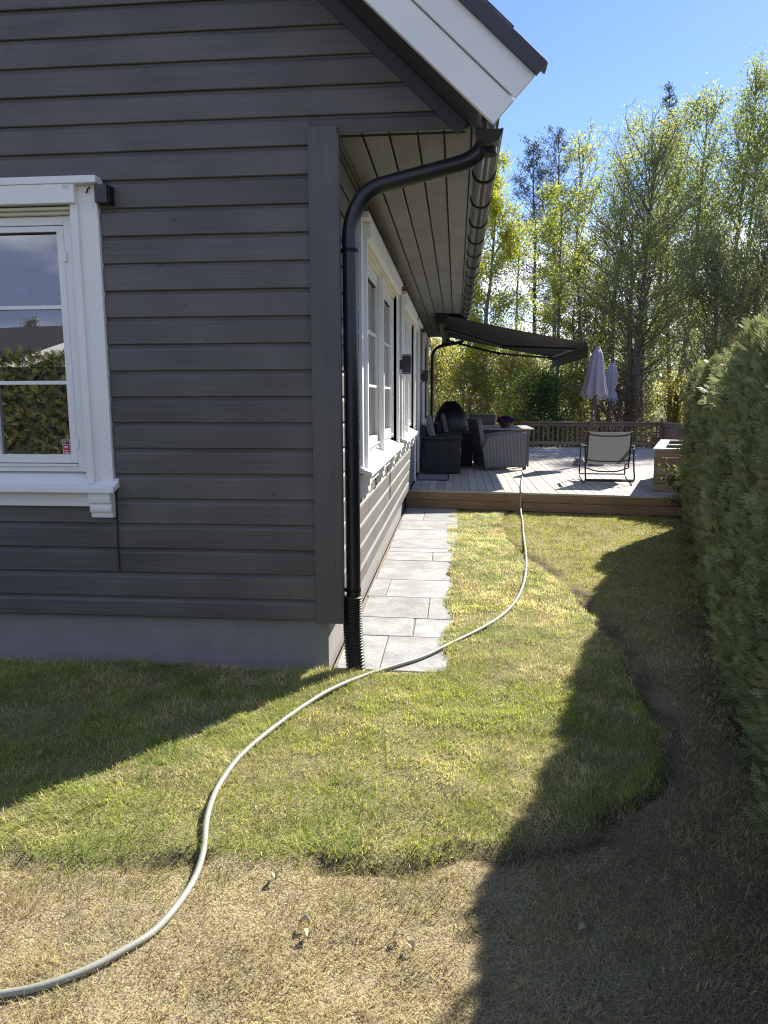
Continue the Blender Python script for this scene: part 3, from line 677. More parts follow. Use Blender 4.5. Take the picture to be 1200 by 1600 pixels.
# ------------------------------------------------------------------ windows
FX = lambda u, w, v: (u, -w, v)       # along gable, outward, up
FY = lambda u, w, v: (w, u, v)        # along side wall
def window(F, flip, u0, u1, detail=False, brackets=(0, 1)):
    """u0..u1: outer edges of the casing. Local frame: u along wall, w outward, v up"""
    ax = 0 if not flip else 1
    win = empty('window', (0, 0, 0)); win.parent = house
    wm = M['white']; wp = M['white_plain']
    def b(name, m, a0, a1, w0, w1, v0, v1, bev=.003):
        return bx(name, m, win, a0, a1, w0, w1, v0, v1, bevel=bev, M=F)
    for s in (0, 1):
        e, d = (u0, 1) if s == 0 else (u1, -1)
        b('casing', wm, e, e+d*.150, -.020, .022, 1.122, 2.802)
        b('inner_casing', wm, e+d*.106, e+d*.150, -.02, .048, 1.124, 2.700)
    b('cap_board', wm, u0-.022, u1+.022, -.02, .076, 2.803, 2.842)
    b('head_board', wm, u0+.110, u1-.110, .003, .071, 2.700, 2.802)
    b('head_gap', M['gasket'], u0+.151, u1-.151, -.02, .02, 2.6925, 2.699, 0)
    b('head_lining', M['cream'], u0+.151, u1-.151, -.03, .028, 2.676, 2.692); b('head_lining', M['cream'], u0+.151, u1-.151, -.05, .0, 2.6565, 2.6755)
    # frame
    a0, a1 = u0+.190, u1-.190; mid = (a0+a1)/2
    fr = MB(); fr.box(a0, a0+.045, -.075, -.028, 1.188, 2.654, F).box(a1-.045, a1, -.075, -.028, 1.188, 2.654, F)
    fr.box(a0+.045, a1-.045, -.075, -.028, 2.606, 2.654, F).box(a0+.045, a1-.045, -.075, -.028, 1.188, 1.235, F)
    fr.build('frame', wp, win, bevel=.003)
    b('frame_lining', wp, a0-.045, a0-.002, -.075, -.01, 1.188, 2.656); b('frame_lining', wp, a1+.002, a1+.045, -.075, -.01, 1.188, 2.656)
    b('mullion', wp, mid-.022, mid+.022, -.075, -.024, 1.235, 2.606)
    if flip: b('mullion_cover', wp, mid-.035, mid+.035, -.024, .022, 1.135, 2.66)
    for (c0, c1) in ((a0+.047, mid-.024), (mid+.024, a1-.047)):
        sh = MB(); sh.box(c0, c0+.042, -.075, -.030, 1.240, 2.602, F).box(c1-.042, c1, -.075, -.030, 1.240, 2.602, F)
        sh.box(c0+.042, c1-.042, -.075, -.030, 2.570, 2.602, F).box(c0+.042, c1-.042, -.075, -.030, 1.240, 1.290, F)
        sh.build('sash', wp, win, bevel=.003)
        b('pane', M['glass'], c0+.041, c1-.041, -.066, -.056, 1.289, 2.571, 0)
        b('gasket', M['gasket'], c0+.042, c1-.042, -.0555, -.045, 2.562, 2.5695, 0)
        for v in (2.150, 1.716): b('muntin', wp, c0+.043, c1-.043, -.0555, -.036, v-.011, v+.011, .002)
        b('drip_strip', wp, c0, c1, -.0295, -.010, 1.222, 1.236, .002)
        for v in (2.43, 1.36): b('hinge', M['white_plain'], c1-.006, c1+.016, -.0275, -.018, v-.028, v+.028, .002)
    # sill
    MB().prism([(-.076, 1.186), (-.076, 1.120), (.088, 1.074), (.088, 1.106), (.040, 1.121), (.0, 1.150)], u0-.026, u1+.026, lambda p, q, t: F(t, p, q)).build('sill', wm, win, bevel=.003)
    b('apron', wm, u0+.02, u1-.02, .001, .030, .986, 1.085)
    pr = [(0, .922), (.040, .922), (.044, .936), (.042, .950), (.052, .953), (.062, .970), (.058, .994), (.050, 1.008), (.066, 1.011), (.072, 1.03), (.070, 1.085), (0, 1.085)]
    n = len(brackets)
    for t in brackets:
        c = u0+.07+(u1-u0-.14)*t
        MB().prism(pr, c-.066, c+.066, lambda p, q, t_: F(t_, p, q)).build('bracket', wm, win, smooth=True)
    return win
win0 = window(FX, False, W0L, W0R, True)
window(FY, True, .93, 4.10, brackets=(0, .35, .7, 1))
window(FY, True, 4.75, 7.35, brackets=(0, .35, .7, 1))
window(FY, True, 10.4, 12.3)
win0['label'] = 'white window with a red sticker in its lower right corner'
# red sticker inside the right pane
st = MB(); st.box(-1.692, -1.646, .0535, .0555, 1.292, 1.378); st.build('sticker', M['print'], win0)
MB().box(-1.689, -1.649, .0525, .0534, 1.352, 1.374).build('sticker_band', M['dark_red'], win0)
MB().box(-1.689, -1.649, .0525, .0534, 1.295, 1.349).build('sticker_panel', M['red'], win0)
pm = MB()
for x0, x1, z in ((-1.664, -1.640, 1.336), (-1.660, -1.638, 1.329), (-1.662, -1.652, 1.313), (-1.648, -1.637, 1.312), (-1.660, -1.636, 1.302)): pm.box(x0-.021, x1-.021, .0520, .0524, z-.0022, z+.0022)
for x0, x1, z in ((-1.664, -1.634, 1.365), (-1.664, -1.650, 1.358)): pm.box(x0-.021, x1-.021, .0520, .0524, z-.0014, z+.0014)
pm.build('sticker_print', M['print'], win0)
MB().box(-1.530, -1.474, -.0728, -.0715, 2.776, 2.800).build('maker_label', M['label'], win0)
lm = MB()
for x0, x1, z in ((-1.526, -1.504, 2.793), (-1.499, -1.480, 2.793), (-1.524, -1.490, 2.784)): lm.box(x0, x1, -.0733, -.0729, z-.0022, z+.0022)
lm.build('label_print', M['label_ink'], win0)
scr = MB()
for x, z in ((-1.378, 2.69), (-1.372, 2.26), (-1.37, 1.75), (-1.372, 1.20), (-1.435, 1.15)): scr.tube([(x, -.0215, z), (x, -.0245, z)], .0035, 8)
scr.build('screw', M['steel'], win0)
# glazed door on to the deck
door = empty('door', (0, 0, 0)); door.parent = house
for y0, y1 in ((7.75, 7.87), (9.08, 9.2)): bx('door_casing', M['white'], door, -.02, .026, y0, y1, .285, 2.803)
bx('door_casing', M['white'], door, -.02, .026, 7.872, 9.078, 2.70, 2.803); bx('door_cap', M['white'], door, -.02, .076, 7.73, 9.22, 2.804, 2.842)
mb = MB(); mb.box(-.07, -.03, 7.872, 8.0, .285, 2.70).box(-.07, -.03, 8.95, 9.078, .285, 2.70).box(-.07, -.03, 8.0, 8.95, 2.55, 2.70).box(-.07, -.03, 8.0, 8.95, .285, .75)
mb.build('door_leaf', M['white_plain'], door, bevel=.003)
MB().box(-.06, -.05, 8.0, 8.95, .75, 2.55).build('pane', M['glass'], door)
MB().box(-.03, .03, 8.06-.1, 8.08-.1, 1.25, 1.27).tube([(.03, 7.97, 1.26), (.03, 8.10, 1.26)], .009, 8).build('handle', M['steel'], door)

# ------------------------------------------------------------------ fittings on the walls
jb = empty('sensor_box', (-1.30, -.03, 2.69), label='small square dark box beside the top of the window casing', cat='junction box')
bx('housing', M['box'], jb, -.045, .028, -.038, .028, .008, .103, .004); bx('back_plate', M['bracket'], jb, .029, .042, -.03, .026, .004, .100, .002)
MB().tube(catmull([(-.085, .004, .098), (-.095, -.006, .092), (-.10, -.004, .078), (-.112, .004, .072)], 5), .004, 6).build('lead', M['cable'], jb)
cb = MB().tube([(-1.349, -.004, 1.08), (-1.350, -.005, .90), (-1.353, -.006, .75), (-1.352, -.0055, .588)], .0045, 6).build('cable', M['cable'], smooth=True)
tag(cb, 'thin black cable hanging below the right end of the window sill', 'cable')
c2 = MB().tube([(.005, 3.28, .985), (.006, 3.28, .85), (.005, 3.285, .60)], .0045, 6).build('cable', M['cable'], smooth=True)
tag(c2, 'thin black cable down the sunlit side wall below the long sill', 'cable')
def wall_lamp(y, lb):
    o = empty('wall_lamp', (.0, y, 1.99), label=lb, cat='wall lamp', group='square up and down lamps on the side wall')
    bx('mount', M['box'], o, .0, .046, -.045, .045, -.055, .048, .003)
    bx('lamp_body', M['box'], o, .046, .146, -.05, .05, -.092, .098, .003)
    bx('cover_plate', M['box'], o, .046, .146, -.05, .05, .103, .112, .002); bx('cover_plate', M['box'], o, .046, .146, -.05, .05, -.106, -.097, .002)
    bx('diffuser', M['print'], o, .052, .140, -.044, .044, -.0965, -.0925, 0); bx('diffuser', M['print'], o, .052, .140, -.044, .044, .0985, .1025, 0)
    return o
wall_lamp(4.46, 'dark square wall lamp between the first two side windows')
wall_lamp(9.62, 'dark square wall lamp beyond the terrace door')
# ================================================================== DECK
ZD = .27
deck = empty('wooden_deck', (0, 0, 0), label='raised grey timber deck behind the lawn with brown fascia boards', cat='deck')
def front_y(x): return 6.73-.152*(x)
rr = random.Random(12)
x = .012
while x < 6.05:
    x1 = min(x+.118, 6.06); ya, yb = front_y(x), front_y(x1)
    h = ZD+rr.uniform(-.0015, .0015)
    if x < .5:
        pass
    P = [(x, ya, 0), (x1, yb, 0), (x1, 16.35-.02*x1, 0), (x, 16.35-.02*x, 0)]
    MB().hexa([(a, b, h-.028) for a, b, _ in P]+[(a, b, h) for a, b, _ in P]).build('deck_board', M['deck'], deck, bevel=.003)
    x = x1+.006
def fascia(name, z0, z1, t0, t1, x0, x1, m):
    P = [(x0, front_y(x0)-t1, 0), (x1, front_y(x1)-t1, 0), (x1, front_y(x1)-t0, 0), (x0, front_y(x0)-t0, 0)]
    return MB().hexa([(a, b, z0) for a, b, _ in P]+[(a, b, z1) for a, b, _ in P]).build(name, m, deck, bevel=.004)
fascia('fascia_board', .135, .238, .002, .030, -.06, 6.05, M['fascia'])
fascia('fascia_board', .005, .131, .004, .031, -.06, 1.62, M['fascia']); fascia('fascia_board', .006, .130, .004, .031, 1.624, 6.05, M['fascia'])
fascia('edge_board', .240, ZD-.001, .003, .020, -.06, 6.05, M['deck'])
MB().hexa([(.0, front_y(0)+.3, -.1), (6.0, front_y(6)+.3, -.1), (6.0, 16.2, -.1), (0, 16.2, -.1), (.0, front_y(0)+.3, .236), (6.0, front_y(6)+.3, .236), (6.0, 16.2, .236), (0, 16.2, .236)]).build('joist_frame', M['bark_dark'], deck)
# door mat
dm = empty('door_mat', (.30, 8.38, ZD+.002), label='flat grey door mat on the deck in front of the terrace door', cat='door mat')
bx('mat_border', M['bracket'], dm, -.265, .255, -.44, .44, 0, .008, .002); bx('mat_pile', M['mat'], dm, -.245, .235, -.42, .42, .009, .018, .003)
# railing
rail = empty('deck_railing', (0, 0, 0), label='brown wooden balustrade along the far edge of the deck', cat='railing')
def rail_run(p, q, post_every, bal=.125):
    p, q = Vector(p), Vector(q); d = (q-p); ln = d.length; d.normalize(); nrm = Vector((-d.y, d.x))
    def mk(name, m, s0, s1, w, z0, z1):
        a, b = p+d*s0, p+d*s1
        P = [a-nrm*w, b-nrm*w, b+nrm*w, a+nrm*w]
        if nrm.y < 0 and False: P.reverse()
        return MB().hexa([(c.x, c.y, z0) for c in P]+[(c.x, c.y, z1) for c in P]).build(name, m, rail, bevel=.003)
    mk('top_rail', M['rail_x'], -.03, ln+.03, .065, .925, .960); mk('upper_rail', M['rail_x'], 0, ln, .018, .835, .922); mk('bottom_rail', M['rail_x'], 0, ln, .018, .355, .43)
    n = max(1, round(ln/post_every))
    for i in range(n+1): mk('post', M['rail'], i*ln/n-.045, i*ln/n+.045, .05, .20, .924)
    s = bal*.6
    while s < ln:
        a = p+d*s
        if all(abs(s-i*ln/n) > .07 for i in range(n+1)):
            o = mk('baluster', M['rail'], s-.022, s+.022, .016, .30, .90)
            for v in o.data.vertices: v.co.x += nrm.x*.035; v.co.y += nrm.y*.035
        s += bal
rail_run((2.42, 16.22), (5.95, 15.86), 1.75)
rail_run((5.99, 15.84), (6.35, 12.4), 1.75)
# planter box
pl = empty('planter_box', (3.475, 6.70, ZD), R(-17), label='square brown plank planter with pale rim at the right end of the deck', cat='planter')
PW, PD = 1.4, 2.3
zb = [0.003, .118, .243, .368, .493, .592]
for i in range(5):
    z0, z1 = zb[i]+.003, zb[i+1]-.003
    bx('plank', M['planter'], pl, 0, PW, 0, .028, z0, z1, .003); bx('plank', M['planter'], pl, .0, PW, PD-.028, PD, z0, z1, .003)
    bx('plank', M['planter'], pl, .0, .028, .030, PD-.03, z0, z1, .003); bx('plank', M['planter'], pl, PW-.028, PW, .030, PD-.03, z0, z1, .003)
for a in ((-.02, .13, -.02, PD+.02), (PW-.13, PW+.02, -.02, PD+.02)): bx('rim_board', M['planter_rim'], pl, *a, .594, .622, .004)
for a in ((.132, PW-.132, -.02, .12), (.132, PW-.132, PD-.12, PD+.02), (.132, PW-.132, 1.0, 1.12)): bx('rim_board', M['planter_rim'], pl, *a, .594, .621, .004)
MB().box(.03, PW-.03, .03, PD-.03, .38, .40).build('soil', M['soil'], pl)

# ================================================================== AWNING
aw = empty('awning', (.42, 11.4, 2.9), label='charcoal folding arm awning pulled out over the deck', cat='awning')
aw.location = (0, 0, 0)
Y0, Y1 = 8.95, 13.9
cas = MB(); cas.prism([(.40+.085*math.cos(a)*1.0, 2.945+.085*math.sin(a)) for a in [2*math.pi*k/14 for k in range(14)]], Y0, Y1, lambda p, q, t: (p, t, q))
cas.build('cassette', M['black_metal'], aw, smooth=True)
for y in (Y0+.25, 11.4, Y1-.25): bx('wall_bracket', M['black_metal'], aw, .30, .48, y-.06, y+.06, 2.99, 3.032, .004)
for y in (Y0-.03, Y1): bx('end_cap', M['black_metal'], aw, .31, .50, y, y+.03, 2.845, 3.03, .01)
nu, nv = 22, 16; P = []
for j in range(nv+1):
    for i in range(nu+1):
        t = i/nu; s = j/nv; y = Y0+.06+(Y1-Y0-.12)*s
        z = 3.012+(2.53-3.012)*t-.05*math.sin(math.pi*t)*(.35+.65*math.sin(math.pi*s))
        P.append((.45+(2.82-.45)*t, y, z))
nb = len(P); P = P+[(a, b, c-.003) for a, b, c in P]; F = []
for j in range(nv):
    for i in range(nu):
        q = j*(nu+1)+i; F.append((q, q+1, q+nu+2, q+nu+1)); q += nb; F.append((q, q+nu+1, q+nu+2, q+1))
rim = [i for i in range(nu+1)]+[(j)*(nu+1)+nu for j in range(1, nv+1)]+[nv*(nu+1)+i for i in range(nu-1, -1, -1)]+[j*(nu+1) for j in range(nv-1, 0, -1)]
for k in range(len(rim)):
    a, b = rim[k], rim[(k+1) % len(rim)]; F.append((a, a+nb, b+nb, b))
MB().add(P, F).build('canopy', M['awning'], aw, smooth=True)
MB().box(2.815, 2.875, Y0+.02, Y1-.02, 2.455, 2.535).build('front_bar', M['black_metal'], aw, bevel=.015)
nv = 30; P = []
for j in range(nv+1):
    y = Y0+.06+(Y1-Y0-.12)*j/nv; dx = .006*math.sin(j*2.1)
    P += [(2.878, y, 2.465), (2.88+dx, y, 2.27), (2.874+dx, y, 2.27), (2.872, y, 2.465)]
F = [(q, q+1, q+5, q+4) for q in range(0, nv*4, 4)]+[(q+2, q+3, q+7, q+6) for q in range(0, nv*4, 4)]+[(q+1, q+2, q+6, q+5) for q in range(0, nv*4, 4)]
MB().add(P, F).build('valance', M['awning'], aw, smooth=True)
def arm(ya, ye, yf, xe, ze):
    o = MB().tube([(.44, ya, 2.86), (xe, ye, ze)], .026, 10).tube([(xe, ye, ze), (2.83, yf, 2.475)], .022, 10).tube([(xe, ye, ze-.04), (xe, ye, ze+.04)], .036, 10)
    return o.build('folding_arm', M['black_metal'], aw, smooth=True)
arm(10.1, 10.9, 10.0, 1.55, 2.60); arm(12.9, 13.1, 13.3, 1.6, 2.575)

# ================================================================== FURNITURE
def dark_chair(loc, rz, lb):
    o = empty('armchair', loc, rz, lb, 'armchair', 'dark wicker armchairs along the house wall')
    w = M['wicker_dark']
    bx('side_panel', w, o, .0, .63, -.04, .04, .012, .60, .012); bx('side_panel', w, o, .0, .63, .70, .78, .012, .60, .012)
    bx('armrest', w, o, -.012, .655, -.055, .06, .605, .672, .02); bx('armrest', w, o, -.012, .655, .68, .795, .605, .672, .02)
    bx('seat', w, o, .06, .615, .045, .695, .06, .33, .012)
    MB().hexa([(-.02, .062, .30), (.09, .062, .30), (.09, .678, .30), (-.02, .678, .30), (-.09, .062, .83), (.0, .062, .83), (.0, .678, .83), (-.09, .678, .83)]).build('backrest', w, o, bevel=.015)
    bx('seat_cushion', M['cushion'], o, .10, .64, .05, .69, .335, .45, .03)
    MB().hexa([(.10, .07, .46), (.22, .07, .46), (.22, .67, .46), (.10, .67, .46), (.012, .07, 1.02), (.08, .07, 1.03), (.08, .67, 1.03), (.012, .67, 1.02)]).build('back_cushion', M['cushion'], o, bevel=.025)
    return o
dark_chair((.122, 8.99, ZD), 0, 'dark wicker armchair nearest the terrace door against the wall')
dark_chair((.36, 10.42, ZD), R(2), 'dark wicker armchair behind the first one, beside the covered grill')
def grey_chair(loc, rz, lb):
    o = empty('armchair', loc, rz, lb, 'armchair', 'grey wicker chairs around the table')
    w = M['wicker_grey']
    for y in (0, .62):   # side panels with a swept rear edge
        MB().prism([(.12, .055), (.90, .055), (.92, .70), (.90, .705), (.62, .690), (.30, .640), (.16, .62), (.06, .40), (.10, .20)], y, y+.055, lambda p, q, t: (p, t, q)).build('side_panel', w, o, bevel=.010)
    for y in (0, .62):
        for x in (.13, .86): bx('leg', M['wicker_shaded'], o, x, x+.045, y+.005, y+.05, .0, .06, .004)
    MB().hexa([(.08, .056, .30), (.16, .056, .30), (.16, .619, .30), (.08, .619, .30), (-.045, .03, .95), (.05, .03, .96), (.05, .645, .96), (-.045, .645, .95)]).build('backrest', M['wicker_shaded'], o, bevel=.02)
    MB().hexa([(.12, .0565, .06), (.15, .0565, .06), (.15, .6185, .06), (.12, .6185, .06), (.08, .0565, .298), (.15, .0565, .298), (.15, .6185, .298), (.08, .6185, .298)]).build('rear_panel', M['wicker_shaded'], o, bevel=.008)
    bx('seat', w, o, .165, .89, .057, .618, .26, .36, .012)
    bx('seat_cushion', M['cushion'], o, .17, .90, .06, .615, .365, .44, .025)
    return o
grey_chair((1.095, 9.57, ZD), R(17), 'grey wicker armchair standing sideways in front of the table')
grey_chair((.93, 13.2, ZD), R(-90), 'grey wicker armchair on the far side of the table')
tb = empty('garden_table', (1.60, 11.0, ZD), label='rectangular grey garden table behind the wicker chair', cat='table')
for i in range(6): bx('table_slat', M['table'], tb, -.56+i*.187, -.56+i*.187+.182, -.62, 1.0, .715, .745, .004)
bx('apron', M['wicker_shaded'], tb, -.50, .50, -.52, .92, .62, .713, .004)
for xx in (-.48, .42):
    for yy in (-.50, .84): bx('leg', M['wicker_shaded'], tb, xx, xx+.06, yy, yy+.06, 0, .618, .004)
pot = empty('flower_pot', (1.635, 10.75, ZD+.746), label='brown pot of purple flowers on the garden table', cat='flower pot')
MB().lathe([(.075, 0), (.085, .01), (.112, .10), (.118, .105), (.118, .12), (.10, .12), (.098, .10)], 20).build('pot', M['pot'], pot, smooth=True)
r = np.random.RandomState(4); n = 420
th = r.uniform(0, 2*np.pi, n); ph = np.arccos(r.uniform(-.1, 1, n)); rad = .17*r.uniform(.55, 1, n)**.4
c = np.stack([rad*np.sin(ph)*np.cos(th)*1.0, rad*np.sin(ph)*np.sin(th), .125+rad*np.cos(ph)*.62], -1)
def quads(c, size, r, flat=None, aspect=1.0):
    n = len(c); a = r.normal(0, 1, (n, 3)); 
    if flat is not None: a = a*(1-flat)+np.array([0, 0, 1.])*flat*np.sign(a[:, 2:3])
    a /= np.linalg.norm(a, axis=1)[:, None]; b = r.normal(0, 1, (n, 3)); b -= a*(a*b).sum(1)[:, None]; b /= np.linalg.norm(b, axis=1)[:, None]
    d = np.cross(a, b); s = (size if np.ndim(size) else np.full(n, size))[:, None]
    V = np.stack([c-b*s*.5, c+d*s*.32*aspect, c+b*s*.5, c-d*s*.32*aspect], 1).reshape(-1, 3)
    F = (np.arange(n)*4)[:, None]+np.arange(4)[None]
    return V, F
V, F = quads(c, r.uniform(.03, .05, n), r); colr = np.where((r.rand(n) < .78)[:, None], np.array([.075, .03, .16])*r.uniform(.5, 1.6, n)[:, None], np.array([.03, .06, .015])[None])
np_mesh('flowers', V, F, M['leaf'], np.repeat(colr, 4, 0), pot)
# covered grill
gr = empty('covered_grill', (.53, 12.15, ZD), label='domed grill under a black cover in the deck corner', cat='grill')
prof = []
for k in range(15):
    t = k/14; prof.append((1.0 if t < .55 else math.cos((t-.55)/.45*1.45)**.6, t))
mb = MB(); P = []; nn = 28
for rv, t in prof:
    for k in range(nn):
        a = 2*math.pi*k/nn; ca, sa = math.cos(a), math.sin(a)
        q = (abs(ca)**3+abs(sa)**3)**(-1/3)
        fold = 1+.025*math.sin(a*7)*(1-t)
        P.append((.39*q*ca*rv*fold+.02, .34*q*sa*max(rv, .25 if t < .99 else 0)*fold, .04+1.22*t))
m = len(prof); F = [(i*nn+k, i*nn+(k+1) % nn, (i+1)*nn+(k+1) % nn, (i+1)*nn+k) for i in range(m-1) for k in range(nn)]+[tuple((m-1)*nn+k for k in range(nn))]
mb.add(P, F).build('cover', M['cover'], gr, smooth=True)
for xx in (-.24, .26): MB().tube([(xx, -.2, .045), (xx+.02, -.2, .045)], .045, 12).tube([(xx, .2, .045), (xx+.02, .2, .045)], .045, 12).build('wheel', M['black_metal'], gr, smooth=True)

# rocking chair, seen from behind
rk = empty('rocking_chair', (3.06, 7.95, ZD), R(-3), 'black framed garden rocking chair with pale mesh sling, seen from behind', 'rocking chair')
bm = M['black_metal']
zt = .815
for s in (-1, 1):
    xx = s*.325
    MB().tube(catmull([(xx, -.27, zt), (xx, -.14, .42), (xx, -.07, .30), (xx, .10, .275), (xx, .46, .33)], 6), .0135, 10).build('side_tube', bm, rk, smooth=True)
    xo = s*.365
    MB().tube(catmull([(xo, -.42, .10), (xo, -.33, .045), (xo, -.10, .016), (xo, .15, .016), (xo, .38, .05), (xo, .48, .12), (xo, .46, .24), (xo, .36, .52), (xo, .30, .555), (xo, .0, .56), (xo, -.20, .545), (xo, -.26, .50), (xo, -.31, .30), (xo, -.42, .10)], 5), .0125, 10).build('rocker_loop', bm, rk, smooth=True)
    bx('armrest', bm, rk, xo-.026, xo+.026, -.20, .31, .565, .588, .008)
    MB().tube([(xx, -.155, .46), (xo, -.20, .50)], .011, 8).tube([(xx, .30, .30), (xo, .42, .33)], .011, 8).build('hanger', bm, rk, smooth=True)
for (y, z, sag) in ((-.262, .765, -.02), (-.118, .352, -.012)):
    MB().tube(catmull([(-.325, y, z+.012), (-.16, y-.012, z+sag), (.16, y-.012, z+sag), (.325, y, z+.012)], 6), .011, 8).build('cross_bar', bm, rk, smooth=True)
MB().tube(catmull([(-.335, -.06, .235), (-.15, -.05, .175), (.15, -.05, .175), (.335, -.06, .235)], 6), .011, 8).tube([(-.335, -.06, .235), (-.325, -.07, .30)], .011, 8).tube([(.335, -.06, .235), (.325, -.07, .30)], .011, 8).build('cross_bar', bm, rk, smooth=True)
for y, z in ((-.395, .075), (.44, .082), (-.31, .045)): MB().tube([(-.365, y, z), (.365, y, z)], .0115, 8).build('cross_bar', bm, rk, smooth=True)
side = catmull([(0, -.272, zt-.005), (0, -.14, .42), (0, -.075, .315), (0, .10, .285), (0, .45, .335)], 6); P = []
for p in side:
    for k in range(7):
        u = -.318+.636*k/6; dip = .018*(1-(u/.318)**2); P.append((u, p.y+dip*.6, p.z-dip*.5))
nb = len(P); P += [(a, b+.002, c-.002) for a, b, c in P]; F = []
for i in range(len(side)-1):
    for k in range(6):
        q = i*7+k; F.append((q, q+1, q+8, q+7)); q += nb; F.append((q, q+7, q+8, q+1))
MB().add(P, F).build('sling', M['mesh'], rk, smooth=True)

# parasols
def parasol(loc, tilt, prof, nrib, top, lb, group, amp):
    o = empty('parasol', loc, 0, lb, 'parasol', group); o.rotation_euler = (0, tilt, 0)
    MB().tube([(0, 0, 0), (0, 0, top)], .019, 12).build('pole', M['umb_pole'], o, smooth=True)
    n = nrib*8
    def fn(a, z): return 1+amp*math.cos(a*nrib)*(.3+.7*min(1, max(0, (top-z)/(top-prof[0][1]))))
    P = []
    for j, (rv, z) in enumerate(prof):
        for k in range(n):
            a = 2*math.pi*k/n; q = rv*fn(a, z); zz = z+(0.055*math.cos(a*nrib) if j == 0 else (.02*math.cos(a*nrib) if j == 1 else 0))
            P.append((q*math.cos(a), q*math.sin(a), zz))
    m = len(prof); F = [(i*n+k, i*n+(k+1) % n, (i+1)*n+(k+1) % n, (i+1)*n+k) for i in range(m-1) for k in range(n)]
    cp = MB().add(P, F).build('canopy', M['umbrella'], o, smooth=True)
    s = cp.modifiers.new('solid', 'SOLIDIFY'); s.thickness = .004
    MB().lathe([(.11, top-.20), (.10, top-.17), (.045, top-.03), (.012, top+.0)], 20, fn=lambda a, z: 1+.10*math.cos(a*nrib)).build('vent_cap', M['umbrella'], o, smooth=True)
    MB().lathe([(.012, top), (.017, top+.02), (.004, top+.045)], 12).build('finial', M['umb_pole'], o, smooth=True)
    return o
G_ = 'closed lavender parasols on the deck'
pa = parasol((3.30, 10.98, ZD+.12), R(2.6), [(.235, 1.22), (.23, 1.27), (.185, 1.52), (.145, 1.80), (.11, 2.03), (.05, 2.15)], 8, 2.20, 'larger lavender parasol, loosely closed, standing behind the rocking chair', G_, .16)
MB().tube([(.035, -.02, .0), (.035, -.02, 1.25)], .011, 8).build('crank_rod', M['umb_pole'], pa, smooth=True)
MB().box(-.035, .055, -.04, .035, .62, .80).build('crank_box', M['umb_pole'], pa, bevel=.008)
pb = parasol((4.46, 15.0, ZD+.05), R(.5), [(.135, 1.20), (.14, 1.30), (.085, 1.46), (.145, 1.64), (.125, 1.90), (.10, 2.0), (.05, 2.08)], 8, 2.12, 'slimmer lavender parasol, tied shut, near the far railing', G_, .16)
ub = empty('umbrella_stand', (3.30, 10.98, ZD), label='stacked grey concrete weights at the foot of the larger parasol', cat='parasol base')
for (x0, x1, z0, z1) in ((-.26, -.035, .004, .068), (-.225, -.035, .072, .128), (.035, .26, .004, .068), (.035, .225, .072, .128)):
    bx('weight', M['concrete'], ub, x0, x1, -.24, .24, z0, z1, .008)
u2b = empty('umbrella_stand', (4.46, 15.0, ZD), label='round dark foot of the slimmer parasol by the railing', cat='parasol base')
MB().lathe([(.24, 0.001), (.24, .03), (.20, .045), (.04, .05), (.03, .05)], 24).build('foot', M['black_metal'], u2b, smooth=True); MB().tube([(0, 0, .05), (0, 0, .30)], .024, 12).build('sleeve', M['black_metal'], u2b, smooth=True)

# ================================================================== HOSE
HP = [(-1.6, -2.75), (-0.9, -2.64), (-0.563, -2.543), (-0.469, -2.514), (-0.371, -2.453), (-0.295, -2.37), (-0.236, -2.275), (-0.209, -2.132), (-0.203, -1.998), (-0.217, -1.87), (-0.255, -1.731), (-0.279, -1.598), (-0.292, -1.436), (-0.279, -1.199), (-0.214, -0.933), (-0.105, -0.621), (0.007, -0.377), (0.153, -0.122), (0.326, 0.064), (0.474, 0.225), (0.631, 0.46), (0.847, 0.765), (1.023, 1.133), (1.165, 1.588), (1.287, 2.277), (1.383, 3.226), (1.467, 4.479), (1.55, 5.6)]
hx = np.array([p[0] for p in HP]); hy = np.array([p[1] for p in HP]); hz = lawn_h(hx, hy)
hz = np.convolve(np.pad(hz, 1, 'edge'), [.25, .5, .25], 'valid')+np.where(turf_sd(hx, hy) > 0, .021, .012); hz = np.where((hx > -.02) & (hx < .68) & (hy > -.05) & (hy < 1), np.maximum(hz, .020), hz)
P = [Vector((a, b, c)) for a, b, c in zip(hx, hy, hz)]
P += [Vector((1.575, 6.16, .05)), Vector((1.59, 6.385, .14)), Vector((1.597, 6.43, .245)), Vector((1.605, 6.50, .2865)), Vector((1.64, 6.95, .285)), Vector((1.69, 7.53, .285)), Vector((1.88, 9.3, .285)), Vector((1.985, 9.9, .285)), Vector((2.10, 11.4, .285)), Vector((2.15, 12.6, .285)), Vector((1.9, 13.6, .285))]
hs = MB().tube(catmull(P, 7), .0118, 10).build('garden_hose', M['hose'], smooth=True)
tag(hs, 'long pale grey garden hose winding over the lawn and up on to the deck', 'hose')
